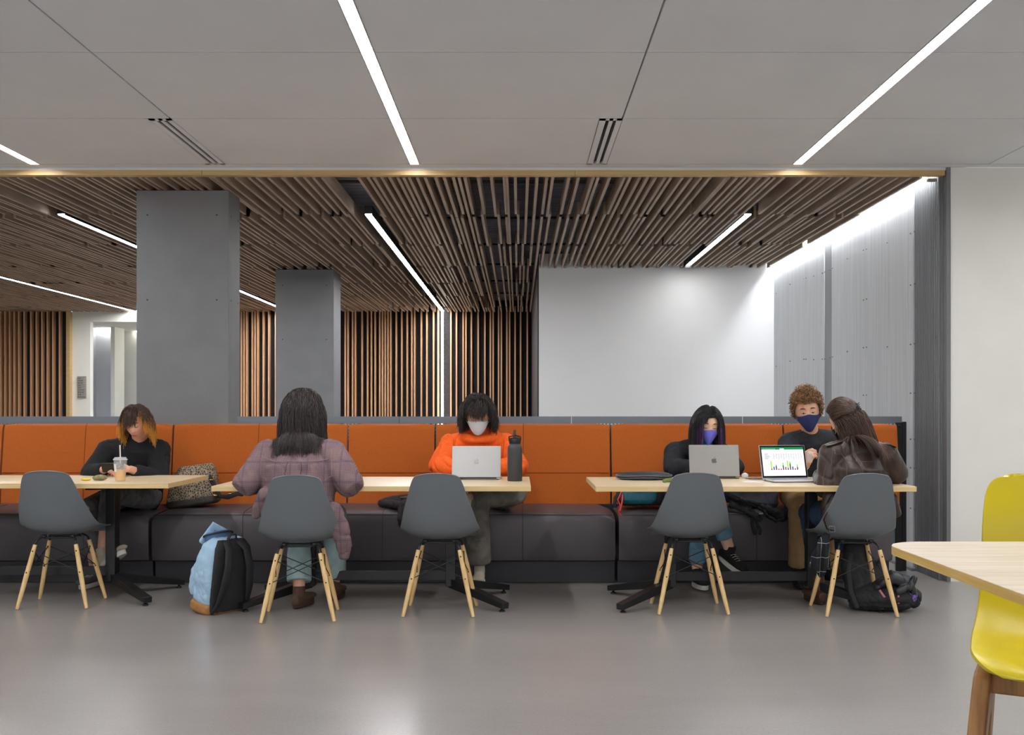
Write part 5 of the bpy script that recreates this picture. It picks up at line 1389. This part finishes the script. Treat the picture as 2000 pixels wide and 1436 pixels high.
q = MB(); q.xf = Matrix.Translation((1.515, 6.62, TZ)) @ Matrix.Rotation(0.25, 4, 'Z'); q.box((-0.07, -0.033, 0.007), (0.07, 0.033, 0.008)); inv_parent(q.build('glass_screen', mat('phone_glass_b', (90, 86, 92), 0.12)), t)
t = thing('earbud_case', (1.44, 6.72, TZ), 'small white earbud case right of the grey laptop', 'case')
q = MB(); q.ell((1.452, 6.72, TZ + 0.017), (0.022, 0.014, 0.017)); inv_parent(q.build('case_body', mat('white_plastic', (232, 232, 232), 0.25), smooth=True), t)
q = MB(); q.tube([(1.431, 6.708, TZ + 0.022), (1.452, 6.7055, TZ + 0.022), (1.473, 6.708, TZ + 0.022)], 0.0006, seg=6); inv_parent(q.build('lid_seam', M['ceiling_gap']), t)
q = MB(); q.xf = Matrix.Translation((1.44, 6.40, TZ)) @ Matrix.Rotation(-0.3, 4, 'Z'); q.box((-0.06, -0.10, 0.0), (0.05, 0.06, 0.0008)); t = q.build('paper_sheet', mat('paper', (228, 222, 216), 0.8)); tag(t, 'sheet of white paper on the right table below the phone', 'paper')
# crumpled foil wrapper
q = MB(); rn = random.Random(9)
q.tube([(1.80, 6.30, TZ + 0.016), (1.86, 6.32, TZ + 0.030), (1.93, 6.33, TZ + 0.038), (1.965, 6.34, TZ + 0.045)], [(0.02, 0.014), (0.05, 0.030), (0.055, 0.038), (0.03, 0.035)], side=(0, 1, 0))
me = remeshed(q, 'foil', 0.005, 0)
for v in me.vertices:
    nz_ = noise.noise_vector(V(v.co)*38); v.co += V((nz_.x, nz_.y, nz_.z))*0.016; v.co.z = max(v.co.z, TZ + 0.0006)
t = thing('snack_wrapper', (1.88, 6.33, TZ), 'crumpled silver and yellow snack wrapper on the right table', 'wrapper')
put(me, 'foil', mat('foil', (226, 222, 214), 0.28, metal=0.55, c2=(226, 196, 116), ns=22, lo=0.55, hi=0.62), t, smooth=False)
# clear cup held in the hand
t = thing('clear_cup', (1.845, 6.76, 0.83), 'small clear plastic cup in the hand of the curly-haired person', 'cup')
q = MB(); q.loft([[ (1.86 + r_*math.cos(a), 6.70 + r_*math.sin(a), z) for a in [2*math.pi*k/20 for k in range(20)]] for r_, z in ((0.018, 0.84), (0.024, 0.91), (0.022, 0.91), (0.016, 0.843))])
inv_parent(q.build('cup', glassm, smooth=True), t)

# ================================================================ BAGS
def pipe(name, m, pts, r, par, side=None, seg=10):
    q = MB(); q.tube(pts, r, seg=seg, side=side); o = q.build(name, m, smooth=True)
    if par.type == 'EMPTY': inv_parent(o, par)
    else: o.parent = par
    return o
def xform(loc, rz, rx=0, ry=0): return Matrix.Translation(V(loc)) @ Matrix.Rotation(math.radians(rz), 4, 'Z') @ Matrix.Rotation(math.radians(ry), 4, 'Y') @ Matrix.Rotation(math.radians(rx), 4, 'X')
# light blue backpack: local +x is its back (straps), -x the front pocket
X = xform((-1.765, 6.16, 0.0), -38, 0, 9)
t = thing('backpack', (-1.76, 6.15, 0), 'pale blue backpack with black back panel and tan base on the floor', 'backpack')
LB = mat('pale_blue_canvas', (160, 192, 216), 0.8, c2=(172, 202, 224), ns=20, bump=0.12, bscale=300); TAN = mat('tan_suede', (176, 124, 72), 0.85, c2=(160, 110, 62), ns=40); BK = mat('black_nylon', (32, 31, 33), 0.75, c2=(38, 37, 39), ns=30, bump=0.15, bscale=300)
def sect(cx, hx, hy, z, n=28, pw=0.55):
    return [X @ V((cx + hx*math.copysign(abs(math.cos(a))**pw, math.cos(a)), hy*math.copysign(abs(math.sin(a))**pw, math.sin(a)), z)) for a in [2*math.pi*k/n for k in range(n)]]
q = MB(); q.loft([sect(0, 0.085, 0.125, 0.05), sect(0, 0.10, 0.14, 0.08), sect(0.0, 0.105, 0.145, 0.2), sect(0.0, 0.095, 0.14, 0.32), sect(0.012, 0.075, 0.12, 0.40), sect(0.03, 0.04, 0.09, 0.445)])
me = remeshed(q, 'bag', 0.007, 2); folds(me, 0.006, 10, (1,1,.7), 2.0); put(me, 'bag_body', LB, t)
q = MB(); q.loft([sect(-0.12, 0.035, 0.10, 0.075), sect(-0.125, 0.045, 0.11, 0.12), sect(-0.12, 0.045, 0.11, 0.22), sect(-0.105, 0.03, 0.095, 0.275)])
me = remeshed(q, 'pocket', 0.007, 2); folds(me, 0.004, 12, (1,1,.7), 5.0); put(me, 'front_pocket', LB, t)
q = MB(); q.loft([sect(-0.005, 0.09, 0.13, 0.004), sect(-0.005, 0.108, 0.147, 0.02), sect(-0.005, 0.108, 0.148, 0.055), sect(-0.005, 0.10, 0.14, 0.07)]); me = remeshed(q, 'base', 0.007, 2); put(me, 'base', TAN, t)
q = MB(); q.loft([sect(0.098, 0.018, 0.125, 0.03), sect(0.103, 0.020, 0.135, 0.10), sect(0.103, 0.020, 0.135, 0.30), sect(0.085, 0.02, 0.12, 0.40), sect(0.060, 0.016, 0.09, 0.445)]); me = remeshed(q, 'panel', 0.006, 2); put(me, 'back_panel', BK, t)
for s_ in (-1, 1):
    pipe('shoulder_strap', BK, [X @ V(p) for p in ((0.085, s_*0.045, 0.43), (0.135, s_*0.06, 0.40), (0.16, s_*0.075, 0.30), (0.155, s_*0.09, 0.18), (0.13, s_*0.105, 0.08), (0.11, s_*0.12, 0.03))], [(0.026, 0.009)]*4 + [(0.014, 0.006)]*2, t, side=X.to_3x3() @ V((0, 1, 0)))
# open top: zipped mouth with a blue lining
q = MB(); q.loft([[X @ V((-0.035 + 0.055*math.cos(a)*k_, 0.085*math.sin(a)*k_ - 0.02, z_ + 0.02*math.cos(a))) for a in [2*math.pi*i/20 for i in range(20)]] for z_, k_ in ((0.40, 0.8), (0.43, 1.0), (0.455, 1.0), (0.470, 0.85))])
me = remeshed(q, 'lining', 0.006, 1); put(me, 'lining', mat('blue_lining', (84, 118, 156), 0.8), t)
pipe('zip', mat('dark_zip', (34, 38, 46), 0.5), [X @ V((-0.035 + 0.060*math.cos(a), 0.09*math.sin(a) - 0.02, 0.452 + 0.03*math.cos(a))) for a in [2*math.pi*i/20 for i in range(21)]], 0.006, t)
q = MB(); q.tube([X @ V((-0.09, -0.08, 0.40)), X @ V((-0.085, -0.02, 0.49)), X @ V((-0.06, 0.05, 0.44))], [(0.012, 0.03), (0.012, 0.028), (0.012, 0.03)], side=X.to_3x3() @ V((1, 0, 0))); inv_parent(q.build('flap', LB, smooth=True), t)
pipe('zip_pull', TAN, [X @ V(p) for p in ((-0.165, -0.05, 0.26), (-0.175, -0.055, 0.2), (-0.172, -0.05, 0.15))], 0.003, t)
pipe('handle_loop', BK, [X @ V(p) for p in ((0.07, -0.03, 0.44), (0.075, -0.02, 0.475), (0.075, 0.02, 0.475), (0.07, 0.03, 0.44))], (0.009, 0.004), t)

# patterned bag on the bench
t = thing('tote_bag', (-2.26, 7.36, 0.50), 'patterned brown and beige bag with black base on the bench', 'bag')
m = mat('jacquard_monogram', (120, 106, 88), 0.75); n = N(m)
tc = n.new('ShaderNodeTexCoord'); vo = n.new('ShaderNodeTexVoronoi'); vo.feature = 'DISTANCE_TO_EDGE'; vo.inputs['Scale'].default_value = 62
n.link(tc.outputs['Object'], vo.inputs['Vector']); rp_ = n.new('ShaderNodeValToRGB'); rp_.color_ramp.elements[0].position = 0.05; rp_.color_ramp.elements[0].color = lin((164, 148, 122)); rp_.color_ramp.elements[1].position = 0.16; rp_.color_ramp.elements[1].color = lin((74, 62, 52))
n.link(vo.outputs['Distance'], rp_.inputs[0]); n.link(rp_.outputs[0], n.b.inputs['Base Color'])
X = xform((-2.26, 7.33, 0.503), 3, 0, -8)
def sec2(cx, hx, hy, z, cy=0, n=28, pw=0.6): return [X @ V((cx + hx*math.copysign(abs(math.cos(a))**pw, math.cos(a)), cy + hy*math.copysign(abs(math.sin(a))**pw, math.sin(a)), z)) for a in [2*math.pi*k/n for k in range(n)]]
q = MB(); q.loft([sec2(0, 0.165, 0.10, 0.035), sec2(0, 0.175, 0.11, 0.07), sec2(0.02, 0.165, 0.10, 0.16), sec2(0.04, 0.14, 0.085, 0.24), sec2(0.05, 0.11, 0.05, 0.285)])
me = remeshed(q, 'bag', 0.007, 2); folds(me, 0.005, 9, (1,1,.8), 8.0); put(me, 'bag_body', m, t)
q = MB(); q.loft([sec2(0, 0.16, 0.095, 0.004), sec2(0, 0.182, 0.115, 0.02), sec2(0, 0.178, 0.114, 0.055), sec2(0, 0.165, 0.10, 0.065)]); me = remeshed(q, 'base', 0.007, 2); put(me, 'base', mat('black_patterned', (36, 30, 26), 0.5, c2=(58, 50, 42), ns=90), t)
pipe('strap', BK, [X @ V(p) for p in ((0.13, -0.06, 0.22), (0.17, -0.09, 0.15), (0.20, -0.08, 0.05), (0.25, -0.06, 0.035), (0.32, -0.05, 0.05), (0.35, -0.05, 0.04))], (0.004, 0.018), t, side=(0, 1, 0))
q = MB()
for p in ((0.165, -0.095, 0.17), (0.175, -0.095, 0.06), (0.27, -0.075, 0.058)): c = X @ V(p); q.tube([c - V((0.010, 0, 0)), c + V((0.010, 0, 0))], 0.006, seg=8)
inv_parent(q.build('buckle', mat('brass', (196, 166, 104), 0.25, metal=1.0), smooth=True), t)

# dark jacket left on the bench in the middle
q = MB(); q.tube([(-0.95, 7.30, 0.53), (-0.86, 7.28, 0.545), (-0.75, 7.24, 0.555), (-0.62, 7.2, 0.55)], [(0.03, 0.02), (0.05, 0.035), (0.07, 0.045), (0.08, 0.05)], side=(0, 1, 0))
q.tube([(-0.72, 7.12, 0.54), (-0.74, 7.05, 0.50), (-0.75, 7.02, 0.44), (-0.75, 7.02, 0.40)], [(0.08, 0.03), (0.07, 0.022), (0.06, 0.014), (0.045, 0.012)], side=(1, 0, 0))
q.tube([(-0.95, 7.27, 0.53), (-0.88, 7.18, 0.535), (-0.78, 7.08, 0.53)], [0.022, 0.028, 0.03])
me = remeshed(q, 'jacket', 0.007, 2); folds(me, 0.008, 13, (1, 1, 1), 3.3)
t = thing('folded_jacket', (-0.78, 7.2, 0.5), 'crumpled dark jacket lying on the bench left of the orange hoodie', 'jacket'); put(me, 'cloth', mat('dark_jacket_cloth', (46, 42, 46), 0.8), t)
pipe('cuff', mat('olive_trim', (120, 104, 66), 0.7), [(-0.80, 7.2, 0.575), (-0.68, 7.18, 0.59), (-0.60, 7.17, 0.585)], (0.006, 0.018), t, side=(0, 0, 1))

# teal backpack on the bench
t = thing('backpack', (0.82, 7.3, 0.5), 'teal and black backpack with red cords lying on the bench', 'backpack')
X = xform((0.85, 7.27, 0.503), 2)
q = MB(); q.loft([sec2(0, 0.15, 0.11, 0.02), sec2(0, 0.17, 0.125, 0.05), sec2(0, 0.165, 0.12, 0.11), sec2(-0.01, 0.13, 0.09, 0.155)]); me = remeshed(q, 'bag', 0.007, 2); folds(me, 0.006, 11, seed=1.1); put(me, 'bag_body', BK, t)
q = MB(); q.loft([sec2(-0.035, 0.10, 0.03, 0.035, -0.11), sec2(-0.035, 0.125, 0.04, 0.06, -0.11), sec2(-0.03, 0.125, 0.04, 0.11, -0.10), sec2(-0.03, 0.10, 0.03, 0.14, -0.08)]); me = remeshed(q, 'pocket', 0.006, 2); folds(me, 0.003, 16, seed=1.9); put(me, 'front_pocket', mat('teal_nylon', (22, 92, 104), 0.6), t)
q = MB(); q.box((0.79, 7.108, 0.625), (0.86, 7.116, 0.66)); inv_parent(q.build('patch', mat('patch_dark', (30, 44, 48), 0.7)), t)
RED = mat('red_cord', (206, 62, 48), 0.6)
pipe('cord', RED, [(0.70, 7.12, 0.62), (0.672, 7.09, 0.57), (0.69, 7.07, 0.53), (0.675, 7.06, 0.49), (0.69, 7.05, 0.47)], 0.005, t); pipe('cord', RED, [(0.71, 7.12, 0.60), (0.70, 7.08, 0.55), (0.685, 7.055, 0.50)], 0.006, t)
pipe('strap', BK, [(0.70, 7.15, 0.63), (0.66, 7.12, 0.58), (0.655, 7.12, 0.52)], (0.012, 0.004), t)

# grey-blue backpack with straps hanging over the seat edge
t = thing('backpack', (1.62, 7.25, 0.5), 'dark grey backpack with black straps hanging over the bench edge', 'backpack')
GB = mat('slate_nylon', (72, 74, 86), 0.6, c2=(84, 86, 98), ns=20)
X = xform((1.60, 7.26, 0.503), -3, 0, 6)
q = MB(); q.loft([sec2(0, 0.17, 0.11, 0.02), sec2(0, 0.185, 0.125, 0.05), sec2(0, 0.18, 0.12, 0.12), sec2(0, 0.14, 0.09, 0.165)]); me = remeshed(q, 'bag', 0.007, 2); folds(me, 0.007, 10, seed=6.1); put(me, 'bag_body', GB, t)
q = MB(); q.tube([(1.42, 7.10, 0.60), (1.50, 7.04, 0.565), (1.60, 7.02, 0.545), (1.70, 7.01, 0.50), (1.77, 7.01, 0.455), (1.82, 7.02, 0.47)], [(0.02, 0.012), (0.030, 0.016), (0.026, 0.014), (0.036, 0.016), (0.032, 0.014), (0.02, 0.014)], side=(0, -0.3, 1)); q.tube([(1.62, 7.03, 0.53), (1.66, 7.0, 0.47), (1.72, 7.0, 0.43), (1.77, 7.0, 0.45), (1.80, 7.03, 0.52)], (0.020, 0.006), side=(0, -1, 0.2))
q.tube([(1.44, 7.08, 0.545), (1.55, 7.03, 0.50), (1.62, 7.02, 0.44)], [(0.03, 0.014), (0.028, 0.012), (0.022, 0.01)], side=(1, 0, 0.3))
me = remeshed(q, 'strap', 0.006, 2); folds(me, 0.010, 16, (1, 1, 1), 2.2); put(me, 'shoulder_strap', BK, t)
q = MB(); q.ell((1.845, 7.06, 0.535), (0.055, 0.03, 0.075)); me = remeshed(q, 'pad', 0.006, 2); put(me, 'padded_end', mat('dark_pad', (50, 52, 57), 0.6), t)
for dx in (0, 0.03): pipe('buckle_strap', BK, [(1.57 + dx, 7.02, 0.47), (1.565 + dx, 7.018, 0.42), (1.58 + dx*1.4, 7.02, 0.37), (1.585 + dx, 7.02, 0.345)], (0.010, 0.003), t)
t = thing('notebook', (1.62, 7.0, 0.66), 'thin yellow folder lying on the dark grey backpack, under the right table', 'folder')
q = MB(); q.xf = xform((1.68, 7.16, 0.685), -3, 0, 2); q.box((-0.16, -0.10, 0), (0.16, 0.10, 0.003)); q.mi = 0
inv_parent(q.build('cover', mat('yellow_folder', (238, 222, 50), 0.5)), t)
q = MB(); q.xf = xform((1.68, 7.16, 0.685), -3, 0, 2); q.box((-0.157, -0.098, 0.0032), (0.157, 0.097, 0.0042)); inv_parent(q.build('pages', mat('pages', (226, 222, 210), 0.8)), t)
# checked black shirt hanging from the chair side
m = mat('black_window_check', (26, 28, 34), 0.85); n = N(m); tc = n.new('ShaderNodeTexCoord'); sx = n.new('ShaderNodeSeparateXYZ'); n.link(tc.outputs['Object'], sx.inputs[0])
rgb = n.new('ShaderNodeRGB'); rgb.outputs[0].default_value = lin((26, 28, 34)); c_ = rgb.outputs[0]
def band2(sock, freq, lo_, prev):
    mu = n.new('ShaderNodeMath', operation='MULTIPLY'); mu.inputs[1].default_value = freq; n.link(sock, mu.inputs[0])
    fr = n.new('ShaderNodeMath', operation='FRACT'); n.link(mu.outputs[0], fr.inputs[0])
    gt = n.new('ShaderNodeMath', operation='GREATER_THAN'); gt.inputs[1].default_value = lo_; n.link(fr.outputs[0], gt.inputs[0])
    mx = n.new('ShaderNodeMix', data_type='RGBA'); n.link(gt.outputs[0], mx.inputs[0]); n.link(prev, mx.inputs[6]); mx.inputs[7].default_value = lin((176, 176, 178)); return mx.outputs[2]
c_ = band2(sx.outputs['X'], 19, 0.955, c_); c_ = band2(sx.outputs['Z'], 12, 0.965, c_); n.link(c_, n.b.inputs['Base Color'])
q = MB(); q.tube([(1.775, 6.02, 0.47), (1.755, 6.02, 0.42), (1.745, 6.03, 0.36), (1.74, 6.04, 0.29), (1.728, 6.05, 0.245)], [(0.018, 0.02), (0.034, 0.024), (0.048, 0.026), (0.058, 0.026), (0.060, 0.022)], side=(1, 0, 0), caps='flat', seg=32)
me = remeshed(q, 'shirt', 0.005, 1)
for v_ in me.vertices:
    x_, y_, z_ = v_.co; k_ = max(0, min(1, (0.47 - z_)/0.12))
    v_.co.y += 0.016*k_*math.sin(x_*130 + z_*6) + 0.006*k_*math.sin(x_*260 - z_*15)
    if z_ < 0.30: v_.co.z += 0.028*math.sin(x_*75)*(0.30 - z_)/0.06
t = thing('checked_shirt', (1.75, 6.02, 0.2), 'black shirt with thin white checks hanging beside the chair of the leather jacket', 'shirt'); put(me, 'cloth', m, t)
# black backpack on the floor at the right
t = thing('backpack', (2.13, 6.2, 0), 'black backpack with pink zip pulls on the floor at the right end', 'backpack')
q = MB(); q.tube([(1.98, 6.18, 0.06), (2.10, 6.16, 0.085), (2.24, 6.15, 0.085), (2.31, 6.15, 0.075)], [(0.05, 0.055), (0.11, 0.085), (0.11, 0.085), (0.06, 0.06)], side=(0, 1, 0))
q.tube([(2.03, 6.26, 0.10), (2.01, 6.28, 0.24), (2.03, 6.30, 0.36), (2.06, 6.31, 0.39)], [(0.075, 0.07), (0.085, 0.06), (0.07, 0.05), (0.03, 0.03)], side=(1, 0, 0))
me = remeshed(q, 'bag', 0.007, 2); folds(me, 0.009, 9, (1,1,1), 5.5)
for v in me.vertices: v.co.z = max(v.co.z, 0.002)
put(me, 'bag_body', BK, t)
q = MB(); q.tube([(2.10, 6.12, 0.155), (2.17, 6.10, 0.205), (2.25, 6.10, 0.175), (2.28, 6.10, 0.13)], [(0.05, 0.03), (0.055, 0.045), (0.055, 0.045), (0.04, 0.03)], side=(0, 1, 0)); q.tube([(2.19, 6.05, 0.13), (2.26, 6.045, 0.16), (2.285, 6.05, 0.21)], [0.02, 0.024, 0.018])
me = remeshed(q, 'hood', 0.006, 2); folds(me, 0.009, 12, seed=3); put(me, 'top_flap', mat('black_coated', (40, 42, 46), 0.35), t)
PINK = mat('pink_pull', (206, 122, 134), 0.5)
for p, a in (((2.10, 6.052, 0.115), 35), ((2.19, 6.045, 0.095), 2)):
    q = MB(); q.xf = Matrix.Translation(p) @ Matrix.Rotation(math.radians(-a), 4, 'Y'); q.box((-0.006, -0.004, -0.034), (0.006, 0.004, 0.028)); o = q.build('zip_pull', PINK, bevel=0.002); inv_parent(o, t)
    q = MB(); q.xf = Matrix.Translation(p) @ Matrix.Rotation(math.radians(-a), 4, 'Y'); q.tube([(0, -0.005, 0.018), (0, -0.0055, 0.018)], 0.003, seg=8); q2 = q.build('rivet', M['steel']); q2.parent = o
q = MB(); q.ell((2.285, 6.10, 0.10), (0.035, 0.03, 0.045)); me = remeshed(q, 'p', 0.005, 1); put(me, 'purple_patch', mat('purple_print', (130, 104, 190), 0.6, c2=(52, 40, 80), ns=60, lo=0.5, hi=0.55), t)
pipe('shoulder_strap', BK, [(1.96, 6.18, 0.33), (1.93, 6.14, 0.24), (1.94, 6.12, 0.12), (1.97, 6.10, 0.03)], (0.014, 0.005), t, side=(1, 0, 0))
# grey chair pad / tote beneath the right end of the bench seat edge and floor lip of the wall
